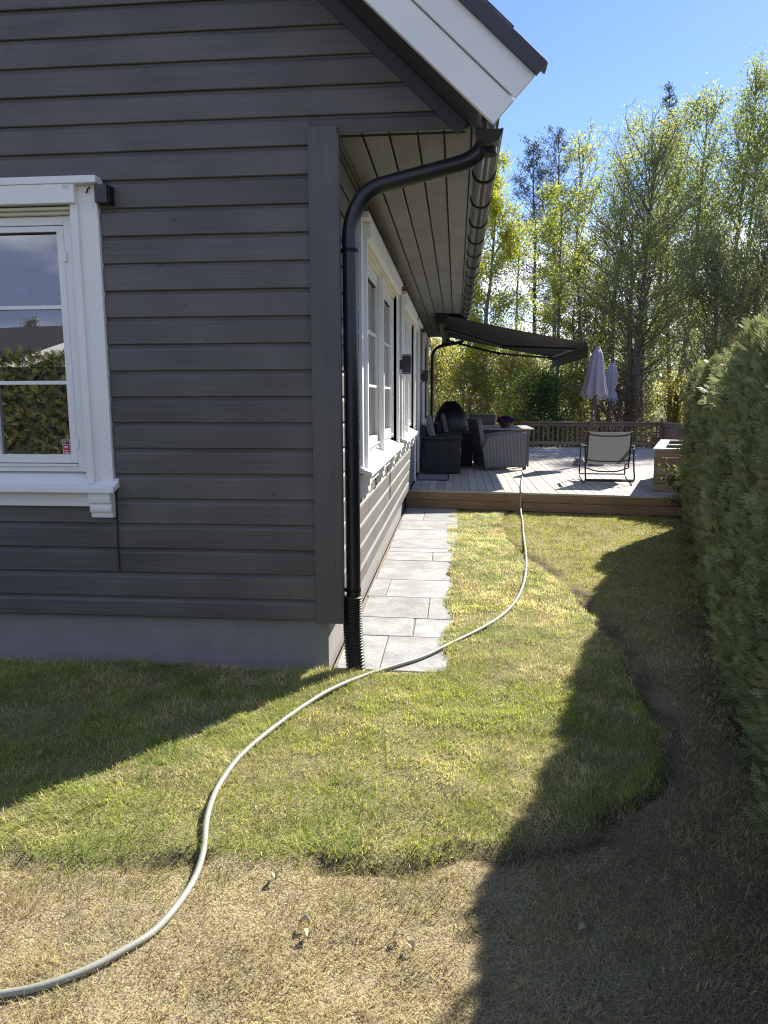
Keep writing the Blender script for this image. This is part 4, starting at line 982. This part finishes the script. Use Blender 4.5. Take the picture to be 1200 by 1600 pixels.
# ================================================================== HEDGE (thuja)
hedge = empty('hedge', (2.9, 2, 0), label='tall dark green clipped thuja hedge along the right of the lawn', cat='hedge')
hedge.location = (0, 0, 0)
HY0, HY1, HH, HT = -4.6, 5.72, 1.90, .95
def hedge_bulge(y, z):
    w = y*1.0+.25*fbm(y*.8, z*.5, 119)
    return (fbm(y*1.1+5, z*.55, 120, 3)-.5)*.24 + (fbm(y*3.2, z*2.0, 124, 3)-.5)*.16 + .09*np.abs(np.sin(w*np.pi/.58))-.05
def hedge_pt(y, t, off=0):
    """t 0..1 over the lawn face, 1..1.5 over the top; returns point and outward normal"""
    yend = np.clip((HY1-y)/.28, 0, 1)
    z = np.minimum(t, 1)*HH
    rnd = np.clip((t-.86)/.14, 0, 1)
    x = hedge_x(y)+.05*rnd**2 + .08*(z/HH)*0 - hedge_bulge(y, z) + off
    x = x + (1-np.sqrt(np.clip(1-(1-yend)**2, 0, 1)))*.30
    x = x - .05*np.sin(np.clip(z/HH, 0, 1)*np.pi)
    zz = z + (t > 1)*(.02+ (fbm(y*2.2, t*3, 140)-.5)*.10) + (fbm(y*1.3, 0*y, 141)-.5)*.10*np.clip((t-.6)/.4, 0, 1)
    x = np.where(t > 1, x+(t-1)*2*HT, x)
    return x, zz
# solid dark core added to block light and darken gaps between sprays
ny, ntt = 90, 26
yy = np.linspace(HY0, HY1-.10, ny); tt = np.concatenate([np.linspace(0, 1, 18), np.linspace(1.05, 1.5, 8)])
YY, TT = np.meshgrid(yy, tt, indexing='ij'); XX, ZZ = hedge_pt(YY, TT, .09); ZZ = ZZ-np.where(TT > .85, .06, 0)-np.where(TT < .01, .05, 0)
vv = np.stack([XX, YY, ZZ], -1).reshape(-1, 3); idx = np.arange(ny*ntt).reshape(ny, ntt)
ff = np.stack([idx[:-1, :-1], idx[1:, :-1], idx[1:, 1:], idx[:-1, 1:]], -1).reshape(-1, 4)
# end cap and back
b0 = len(vv); ex = XX[-1]; 
back = np.stack([np.full(ny, 0)+hedge_x(yy)+HT, yy, np.zeros(ny)-.05], -1); vv = np.concatenate([vv, back])
bi = b0+np.arange(ny); ff = np.concatenate([ff, np.stack([idx[:-1, -1], idx[1:, -1], bi[1:], bi[:-1]], -1)])
core_m = plain('dark hedge core', (0.035, 0.038, 0.020), .95, var=.4, bump=1, bscale=25)
np_mesh('dark_core', vv, ff, core_m, None, hedge)
MB().add([tuple(vv[i]) for i in idx[-1]]+[tuple(vv[bi[-1]])], [tuple(range(ntt+1))]).build('end_face', core_m, hedge)
# sprays: flat ferny fans
r = np.random.RandomState(21)
def sprays(n, pos, nrm, size, colr, seed):
    r = np.random.RandomState(seed); n = len(pos)
    up_ = np.tile(np.array([[0, 0, 1.]]), (n, 1))
    d = up_*r.uniform(.35, 1.0, n)[:, None]+nrm*r.uniform(.25, .9, n)[:, None]+r.normal(0, .35, (n, 3)); d /= np.linalg.norm(d, axis=1)[:, None]
    s = np.cross(d, nrm+r.normal(0, .55, (n, 3))); s /= np.linalg.norm(s, axis=1)[:, None]; q = np.cross(s, d)
    Vs, Fs = [], []; sz = size[:, None]
    # main rachis plus side branchlets, all thin kites; tips droop
    parts = [(0, 0, 1.0, .046, 0)]
    for k, (t0, ln) in enumerate(((.10, .50), (.34, .48), (.58, .34))):
        for sg in (-1, 1): parts.append((t0+(.08 if sg > 0 else 0), sg, ln, .048, .55))
    V = []
    for t0, sg, ln, wd, ang in parts:
        base = pos+d*sz*t0; dirv = d*math.cos(ang)+s*sg*math.sin(ang) if sg else d
        side_ = s*math.cos(ang)-d*sg*math.sin(ang) if sg else s
        tip = base+dirv*sz*ln-up_*sz*.10*ln+q*sz*.12*ln*(r.rand(n)[:, None]-.3)
        mid = base+dirv*sz*ln*.45
        V += [base, mid+side_*sz*wd, tip, mid-side_*sz*wd]
    V = np.stack(V, 1); k = V.shape[1]
    F = (np.arange(n)*k)[:, None, None]+np.arange(k).reshape(-1, 4)[None]
    return V.reshape(-1, 3), F.reshape(-1, 4), np.repeat(colr, k, 0)
def hedge_sprays(n, yr, tr, size, seed):
    r = np.random.RandomState(seed); y = r.uniform(*yr, n); t = r.uniform(*tr, n)
    x, z = hedge_pt(y, t); x = x+r.uniform(.01, .10, n)
    e = 1e-2; x2, _ = hedge_pt(y+e, t); ny_ = (x2-x*0-hedge_pt(y, t)[0])/e
    face = np.stack([-np.ones(n), ny_, np.zeros(n)], -1); face /= np.linalg.norm(face, axis=1)[:, None]
    k = np.clip((t-.9)/.1, 0, 1)[:, None]; nrm = face*(1-k)+np.array([0, 0, 1.])*k; nrm /= np.linalg.norm(nrm, axis=1)[:, None]
    g = fbm(y*2.5, z*2.5, 151); g2 = r.rand(n)
    a = np.array([.155, .195, .09]); b = np.array([.37, .40, .20]); br = np.array([.14, .095, .045])
    c = a+(b-a)*np.clip(g*1.5-.25+r.normal(0, .35, n), 0, 1)[:, None]
    top = np.clip((t-.88)/.15, 0, 1); c = c+(np.array([.15, .155, .045])-c)*(top*r.uniform(.2, .9, n))[:, None]
    c = np.where((g2 < .03)[:, None], br, c)
    return sprays(n, np.stack([x, y, z], -1), nrm, r.uniform(.6, 1.3, n)*size*np.where(r.rand(n) < .06, 1.7, 1), c, seed+1)
sets = [hedge_sprays(31000, (-2.4, 1.5), (0.0, 1.02), .060, 31), hedge_sprays(23000, (1.5, HY1), (0, 1.02), .074, 33), hedge_sprays(7500, (-2.4, HY1), (.96, 1.5), .078, 35), hedge_sprays(1200, (HY0, -2.4), (0, 1.5), .13, 36)]
# far end of the hedge
n = 3500; r = np.random.RandomState(44); u = r.uniform(0, 1, n)**.8; z = r.uniform(0, HH, n)
pos = np.stack([3.70+u*.85, HY1-.08+.10*np.sin(u*3.1)+r.uniform(-.08, .06, n), z], -1); nr = np.tile(np.array([[-.25, .97, 0.]]), (n, 1))
sets.append(sprays(n, pos, nr, r.uniform(.055, .10, n), np.array([.12, .15, .06])*r.uniform(.6, 1.5, n)[:, None], 45))
off = 0; Vs, Fs, Cs = [], [], []
for a, b, c in sets: Vs.append(a); Fs.append(b+off); Cs.append(c); off += len(a)
np_mesh('foliage', np.concatenate(Vs), np.concatenate(Fs), M['thuja'], np.concatenate(Cs), hedge)
for i, y in enumerate(np.arange(-1.4, 5.6, .55)):
    x = float(hedge_x(np.array([y]))[0])
    MB().tube([(x+.30, y, -.03), (x+.31, y+.01, .5), (x+.33, y, 1.2)], [.035, .03, .02], 8).build('trunk', M['bark_dark'], hedge, smooth=True)

# ================================================================== TREES
def tubes(lines, ns):
    """lines: list of (pts (k,3), r0, r1) -> V, F quads"""
    Vs, Fs, off = [], [], 0
    ang = np.arange(ns)*2*np.pi/ns
    for pts, r0, r1 in lines:
        k = len(pts); tg = np.gradient(pts, axis=0); tg /= np.linalg.norm(tg, axis=1)[:, None]+1e-9
        ref = np.array([0, 0, 1.]) if abs(tg[0, 2]) < .9 else np.array([1., 0, 0])
        u = np.cross(tg, ref); u /= np.linalg.norm(u, axis=1)[:, None]+1e-9; w = np.cross(tg, u)
        rad = np.linspace(r0, r1, k)[:, None, None]
        V = pts[:, None, :]+rad*(np.cos(ang)[None, :, None]*u[:, None, :]+np.sin(ang)[None, :, None]*w[:, None, :])
        Vs.append(V.reshape(-1, 3)); i = np.arange(k-1)[:, None]*ns; j = np.arange(ns)[None]; j2 = (j+1) % ns
        Fs.append(np.stack([i+j, i+j2, i+ns+j2, i+ns+j], -1).reshape(-1, 4)+off); off += k*ns
    return np.concatenate(Vs), np.concatenate(Fs)
def grow(r, p0, d0, length, k, wob, lift):
    d = np.array(d0, float); d /= np.linalg.norm(d); P = [np.array(p0, float)]
    for _ in range(k):
        d = d+r.normal(0, wob, 3)+np.array([0, 0, lift]); d /= np.linalg.norm(d); P.append(P[-1]+d*length/k)
    return np.array(P)
def tree(name, label, loc, H, r0, cb, cr, nprim, nleaf, lsize, cols, bark, seed, el=(.5, 1.0), lift=.06, stems=1, shape=None, lean=(0, 0), group='trees beyond the deck', conifer=False, lmat=None, spread=.16, bare=.0, cat='tree', lowleaf=1.0, div=.16, twob=.06):
    r = np.random.RandomState(seed); o = empty(name, loc, 0, label, cat, group); nleaf = int(nleaf*1.4); spread *= .68
    thick, thin, att = [], [], []
    shape = shape or (lambda t: (math.sin(math.pi*(.12+.80*t)))**.8)
    for s in range(stems):
        h = H*(1 if s == 0 else r.uniform(.72, .97))
        a = r.uniform(0, 6.28); d0 = (lean[0]+(div*math.cos(a) if stems > 1 else 0), lean[1]+(div*math.sin(a) if stems > 1 else 0), 1)
        st0 = (0.10*r0*s*math.cos(a), .1*r0*s*math.sin(a), -.1)
        if stems > 1: st0 = (r0*1.2*math.cos(a)*(s > 0), r0*1.2*math.sin(a)*(s > 0), -.1)
        tr = grow(r, st0, d0, h, 12, .035 if conifer else twob, .04)
        want = np.array([d0[0]+lean[0]*0, d0[1]])*h*.8; tr[:, :2] += (want-(tr[-1, :2]-tr[0, :2]))[None]*(np.arange(13)/12)[:, None]; thick.append((tr, r0*(1 if s == 0 else .75), r0*.06+.008))
        npm = nprim if s == 0 else int(nprim*.7)
        for i in range(npm):
            t = cb+(1-cb)*((i+r.rand())/npm)*.98; f = t*12; b = int(f); p = tr[b]+(tr[min(b+1, 12)]-tr[b])*(f-b)
            tn = (t-cb)/(1-cb); ln = cr*shape(tn)*r.uniform(.7, 1.15)+.15; az = r.uniform(0, 6.28) if not conifer else i*2.4+r.normal(0, .3)
            e = el[0]+(el[1]-el[0])*tn+r.normal(0, .12)
            br = grow(r, p, (math.cos(az)*math.cos(e), math.sin(az)*math.cos(e), math.sin(e)), ln, 6, .10, lift)
            thick.append((br, max(.010, r0*.25*(1-t*.6)), .006))
            nsec = 5 if not conifer else 6
            for j in range(nsec):
                q = r.uniform(.25, .98); fb = q*6; bb = min(5, int(fb)); pp = br[bb]+(br[bb+1]-br[bb])*(fb-bb); dd = br[bb+1]-br[bb]; dd = dd/np.linalg.norm(dd)
                d2 = dd*.6+r.normal(0, .5, 3)+np.array([0, 0, .15]); sl = ln*r.uniform(.22, .48)*(1.15-q*.5)
                sb = grow(r, pp, d2, sl, 3, .14, lift); thin.append((sb, .009, .004)); att.append((sb, 1.0))
                for _ in range(2):
                    d3 = d2/np.linalg.norm(d2)+r.normal(0, .6, 3); tw = grow(r, sb[r.randint(1, 4)], d3, sl*.5, 2, .12, lift); thin.append((tw, .006, .003)); att.append((tw, 1.0))
            att.append((br[3:], .6))
    V1, F1 = tubes(thick, 7); np_mesh('trunk', V1, F1, bark, None, o, smooth=True)
    V2, F2 = tubes(thin, 3); np_mesh('branches', V2, F2, bark, None, o, kind='stuff')
    if nleaf:
        wts = np.array([(np.linalg.norm(np.diff(a, axis=0), axis=1).sum()+.05)*w*(1 if r.rand() > bare else 0.02) for a, w in att]); wts /= wts.sum(); pick = r.choice(len(att), nleaf, p=wts)
        u = r.rand(nleaf); c = np.zeros((nleaf, 3))
        for k_ in range(nleaf):
            a = att[pick[k_]][0]; f = u[k_]*(len(a)-1); b = min(int(f), len(a)-2); c[k_] = a[b]+(a[b+1]-a[b])*(f-b)
        c += r.normal(0, spread, (nleaf, 3)); c = c[c[:, 2] > .15]; n = len(c)
        V, F = quads(c, lsize*.88*r.uniform(.6, 1.4, n), r, aspect=(1.0 if not conifer else .30))
        a, b = np.array(cols[0]), np.array(cols[1]); mixv = np.clip(r.normal(.5, .3, n)+(fbm(c[:, 0]*.9+c[:, 1]*.5, c[:, 2]*.9, seed)-.5)*1.2, 0, 1)[:, None]
        cc = (a+(b-a)*mixv)*r.uniform(.8, 1.15, n)[:, None]
        np_mesh('crown', V, F, lmat or M['leaf'], np.repeat(cc, 4, 0), o)
    return o
def px(x, y, Yd):
    """point at depth Y on the ray through photo pixel (x, y) - used once to find where the trees stand"""
    d = fw+r2*((x-600)/1172.75)-u2*((y-800)/1172.75); t = (Yd-CP.y)/d.y; p = CP+d*t; return p
YG = [(.24, .28, .06), (.42, .43, .11)]; OL = [(.20, .22, .10), (.36, .37, .17)]; PINE = [(.085, .10, .075), (.16, .17, .12)]; MID = [(.20, .24, .085), (.35, .38, .13)]; LIME = [(.25, .28, .035), (.42, .41, .07)]
def at(x, ytop, Yd):
    p = px(x, ytop, Yd); return (p.x, p.y, -.05), p.z
def T(name, label, x, ytop, Yd, *a, **k):
    loc, H = at(x, ytop, Yd); return tree(name, label, loc, H*.93, *a, **k)
T('birch_tree', 'bright lime green birch just right of the gutter', 772, 205, 22, .11, .20, 1.15, 36, 15500, .078, LIME, M['bark_birch'], 1, el=(.5, 1.15), lift=-.03, spread=.20)
T('pine_tree', 'thin dark pine standing between the birch and the next pine', 834, 175, 33, .14, .34, 1.35, 60, 5600, .17, PINE, M['bark_dark'], 2, el=(.1, .9), conifer=True, lmat=M['needle'], spread=.14)
T('pine_tree', 'thin dark pine with the tallest tip left of the big leafy trees', 874, 165, 35, .15, .36, 1.35, 60, 5600, .17, PINE, M['bark_dark'], 3, el=(.1, .9), conifer=True, lmat=M['needle'], spread=.14)
T('leafy_tree', 'slender yellow green tree in front of the two pines', 880, 268, 26, .10, .40, 1.7, 24, 5200, .10, YG, M['bark'], 4, spread=.22, bare=.1)
T('leafy_tree', 'open tree of thin stems with sparse pale leaves against the sky', 965, 165, 25, .12, .30, 2.5, 34, 4600, .095, YG, M['bark'], 5, lean=(-.13, 0), stems=2, el=(.7, 1.2), spread=.2, bare=.25)
T('leafy_tree', 'massive dark trunked tree behind the larger parasol, yellow green at its crown', 1010, 165, 23.5, .18, .20, 3.3, 50, 22000, .075, MID, M['bark'], 6, lean=(.0, 0), stems=3, div=.07, twob=.035, el=(.3, 1.0), spread=.22, bare=.15)
T('spruce_tree', 'dark spruce whose spiked tip rises above the leafy crowns', 1048, 70, 36, .22, .25, 2.4, 60, 9000, .18, PINE, M['bark_dark'], 7, el=(-.1, .6), lift=.03, conifer=True, lmat=M['needle'], shape=lambda t: 1.02-t, spread=.15)
T('leafy_tree', 'tall yellow green tree right of the dark trunks', 1082, 135, 27, .14, .28, 2.5, 44, 16000, .10, MID, M['bark'], 8, stems=2, div=.07, twob=.03, el=(.4, 1.1), spread=.24)
T('leafy_tree', 'tall upright tree with feathery top near the right edge', 1155, 80, 26, .15, .24, 2.5, 46, 16000, .10, MID, M['bark'], 9, stems=2, div=.07, twob=.03, el=(.5, 1.15), spread=.24)
T('leafy_tree', 'tree cut by the right edge of the picture above the hedge', 1235, 95, 24, .16, .25, 2.2, 42, 10500, .095, MID, M['bark'], 10, stems=2, div=.07, twob=.03, el=(.7, 1.25), spread=.24)
T('leafy_tree', 'dense grey green tree low behind the hedge top', 1115, 330, 20, .12, .15, 1.9, 44, 11500, .075, OL, M['bark'], 11, stems=2, el=(.5, 1.1), spread=.24)
T('leafy_tree', 'dense olive tree over the right part of the hedge', 1195, 300, 19, .12, .12, 1.9, 44, 11500, .075, OL, M['bark'], 12, stems=2, el=(.5, 1.1), spread=.24)
T('pine_tree', 'small pine on a bare stem above the awning tip', 934, 385, 27, .075, .35, 1.5, 22, 4200, .15, [(.03, .045, .022), (.06, .07, .03)], M['bark_dark'], 13, el=(-.05, .6), conifer=True, lmat=M['needle'], spread=.15)
T('leafy_tree', 'thin half bare tree between the birch and the awning', 812, 300, 30, .09, .35, 1.3, 24, 2600, .10, YG, M['bark'], 14, spread=.25, bare=.4)
T('leafy_tree', 'olive leafed tree behind the middle of the awning', 902, 400, 31, .11, .2, 2.1, 34, 6500, .10, [(.075, .08, .03), (.14, .135, .05)], M['bark'], 15, spread=.25)
T('bare_tree', 'almost leafless grey tree with upright twigs left of the dark trunks', 952, 300, 32, .11, .3, 2.0, 40, 1200, .09, OL, M['bark'], 16, el=(.8, 1.3), stems=2)
T('pine_tree', 'shaded pine with drooping limbs behind the tall trees', 1020, 300, 31, .17, .25, 2.3, 40, 7000, .17, PINE, M['bark_dark'], 17, el=(-.1, .5), conifer=True, lmat=M['needle'], spread=.16)
T('birch_tree', 'lime birch glimpsed behind the eave, left of the first birch', 738, 300, 30, .11, .25, 1.6, 34, 6500, .11, LIME, M['bark_birch'], 18, spread=.26)
# shrubs and bushes between the deck and the trees
def bush(x, ytop, Yd, cr, nleaf, lsize, cols, seed, label, name='bush', bare=0):
    loc, H = at(x, ytop, Yd)
    tree(name, label, loc, max(.8, H*.86), .035, .02, cr, 16, nleaf, lsize, cols, M['bark'], seed, el=(.35, 1.2), stems=4, spread=.24, group='bushes beyond the deck', shape=lambda t: .55+.45*math.sin(math.pi*t), bare=bare, cat='bush')
BU = [(.24, .24, .06), (.42, .39, .11)]; DG = [(.055, .11, .028), (.11, .17, .045)]; RB = [(.14, .09, .06), (.22, .15, .10)]
bush(690, 520, 24, 1.5, 7500, .085, BU, 51, 'yellow green bush close behind the house corner')
bush(735, 555, 21.5, 1.4, 7000, .075, BU, 52, 'yellow green bush above the covered grill')
bush(790, 545, 26, 1.6, 7000, .09, BU, 53, 'loose olive bush beneath the awning middle')
bush(850, 585, 21, 1.25, 8000, .075, DG, 54, 'fresh dark green bush right of the flower pot')
bush(905, 560, 26, 1.5, 6000, .09, BU, 55, 'olive bush left of the larger parasol')
bush(962, 600, 23, 1.2, 3200, .07, RB, 56, 'reddish brown twiggy bush between the two parasols', bare=.3)
bush(1065, 595, 27, 1.5, 6000, .09, BU, 57, 'yellow lit bush between the dark trunks and the hedge')
bush(1130, 560, 24, 1.5, 6000, .09, OL, 58, 'dull green bush hidden mostly by the hedge')
bush(830, 540, 32, 1.8, 6000, .11, OL, 59, 'far grey green bush under the pines')
bush(1000, 560, 33, 1.8, 6000, .11, OL, 60, 'far shaded bush behind the dark trunks')
# distant wood as one mass
r = np.random.RandomState(70); n = 42000
x = r.uniform(-14, 42, n); y = r.uniform(38, 54, n); top = 3.2+3.2*fbm(x*.22, y*.1, 171)+ (x > 9)*2.0
z = r.uniform(0, 1, n)**.9*top; c = np.stack([x, y, z], -1)
V, F = quads(c, r.uniform(.18, .36, n), r); cc = (np.array([.14, .15, .065])+(np.array([.28, .27, .12])-np.array([.14, .15, .065]))*np.clip(r.normal(.4, .3, n), 0, 1)[:, None])
tag(np_mesh('distant_wood', V, F, M['leaf'], np.repeat(cc, 4, 0)), 'distant mixed wood closing the view behind the trees', 'woodland', kind='stuff')
# dry undergrowth behind the deck
n = 16000; x = r.uniform(-3, 14, n); y = r.uniform(16.6, 30, n); c = np.stack([x, y, r.uniform(0, .75, n)**1.3*(.4+1.0*fbm(x*.7, y*.7, 177))], -1)
V, F = quads(c, r.uniform(.06, .14, n), r); cc = np.where((r.rand(n) < .5)[:, None], np.array([.14, .105, .055]), np.array([.085, .10, .025]))*r.uniform(.6, 1.4, n)[:, None]
tag(np_mesh('undergrowth', V, F, M['leaf'], np.repeat(cc, 4, 0)), 'dry brush and weeds on the ground behind the deck railing', 'undergrowth', kind='stuff')
# shrub at the planter's foot
tree('shrub', 'small leafy shrub growing between the hedge end and the planter', (3.80, 6.02, 0), .62, .012, .05, .36, 14, 900, .05, [(.05, .085, .02), (.14, .16, .04)], M['bark'], 81, stems=4, el=(.3, 1.0), spread=.05, group='', cat='shrub', shape=lambda t: .7)

# ================================================================== BEHIND THE CAMERA (seen in the window glass)
nh = empty('neighbour_hedge', (0, 0, 0), label='sunlit hedge across the garden mirrored in the gable window', cat='hedge')
bx('dark_core', core_m, nh, -9.5, -1.6, -7.15, -6.35, -.05, 2.08, 0)
r = np.random.RandomState(91); n = 9000
pos = np.stack([r.uniform(-9.5, -1.6, n), -6.33+r.uniform(-.1, .12, n), r.uniform(0, 2.2, n)], -1); pos[:, 1] += (fbm(pos[:, 0]*1.5, pos[:, 2]*1.5, 191)-.5)*.4
k = r.rand(n) < .15; pos[k, 2] = 2.12+r.uniform(-.05, .16, k.sum()); pos[k, 1] = r.uniform(-7.1, -6.3, k.sum())
a, b, c = sprays(n, pos, np.tile(np.array([[0, 1., 0]]), (n, 1)), r.uniform(.09, .17, n), np.array([.17, .175, .06])*r.uniform(.6, 1.4, n)[:, None], 92)
np_mesh('foliage', a, b, M['thuja'], c, nh)
nb_ = empty('neighbour_house', (-19, -22, -.05), label='low neighbour house with a dark roof mirrored in the gable window', cat='house')
bx('wall', M['render'], nb_, -8, 8, -4, 4, 0, 2.3, 0)
MB().hexa([(-9, 4.6, 2.25), (9, 4.6, 2.25), (9, 0, 4.0), (-9, 0, 4.0), (-9, 4.6, 2.4), (9, 4.6, 2.4), (9, 0, 4.2), (-9, 0, 4.2)]).hexa([(-9, 0, 4.0), (9, 0, 4.0), (9, -4.6, 2.25), (-9, -4.6, 2.25), (-9, 0, 4.2), (9, 0, 4.2), (9, -4.6, 2.4), (-9, -4.6, 2.4)]).build('roof', M['roof_tile'], nb_)
nb2 = empty('neighbour_garage', (-6.5, -13.5, -.8), label='white gabled outbuilding behind the far hedge mirrored in the gable window', cat='garage')
MB().prism([(-3.6, 0), (3.6, 0), (3.6, 2.55), (0, 3.65), (-3.6, 2.55)], -2.5, 2.5, lambda p, q, t: (p, t, q)).build('wall', M['white'], nb2)
rmet = plain('sky sheen roof', (0.30, 0.32, 0.36), .4)  # reflected sky painted into the roof as pale blue grey
MB().hexa([(-4.1, -2.7, 2.42), (0, -2.7, 3.68), (0, 2.7, 3.68), (-4.1, 2.7, 2.42), (-4.1, -2.7, 2.56), (0, -2.7, 3.84), (0, 2.7, 3.84), (-4.1, 2.7, 2.56)]).hexa([(0, -2.7, 3.68), (4.1, -2.7, 2.42), (4.1, 2.7, 2.42), (0, 2.7, 3.68), (0, -2.7, 3.84), (4.1, -2.7, 2.56), (4.1, 2.7, 2.56), (0, 2.7, 3.84)]).build('roof', rmet, nb2)
for sg in (-1, 1): MB().hexa([(sg*4.1, 2.701, 2.35), (0, 2.701, 3.61), (0, 2.74, 3.61), (sg*4.1, 2.74, 2.35), (sg*4.1, 2.701, 2.55), (0, 2.701, 3.83), (0, 2.74, 3.83), (sg*4.1, 2.74, 2.55)]).build('verge_board', M['white'], nb2)
for i, (x, y, h, s) in enumerate(((-19.2, -30, 5.4, 1), (-17.9, -31.5, 5.6, 2), (-17.2, -30, 5.5, 3))):
    tree('spruce_tree', ['slim spruce mirrored alone in the gable window', 'left spruce of a close pair mirrored in the window', 'right spruce of a close pair mirrored in the window'][i], (x, y, 0), h, .14, .1, 1.3, 40, 3500, .2, PINE, M['bark_dark'], 200+i, el=(-.1, .5), conifer=True, lmat=M['needle'], shape=lambda t: 1.02-t, group='spruces behind the neighbour houses')
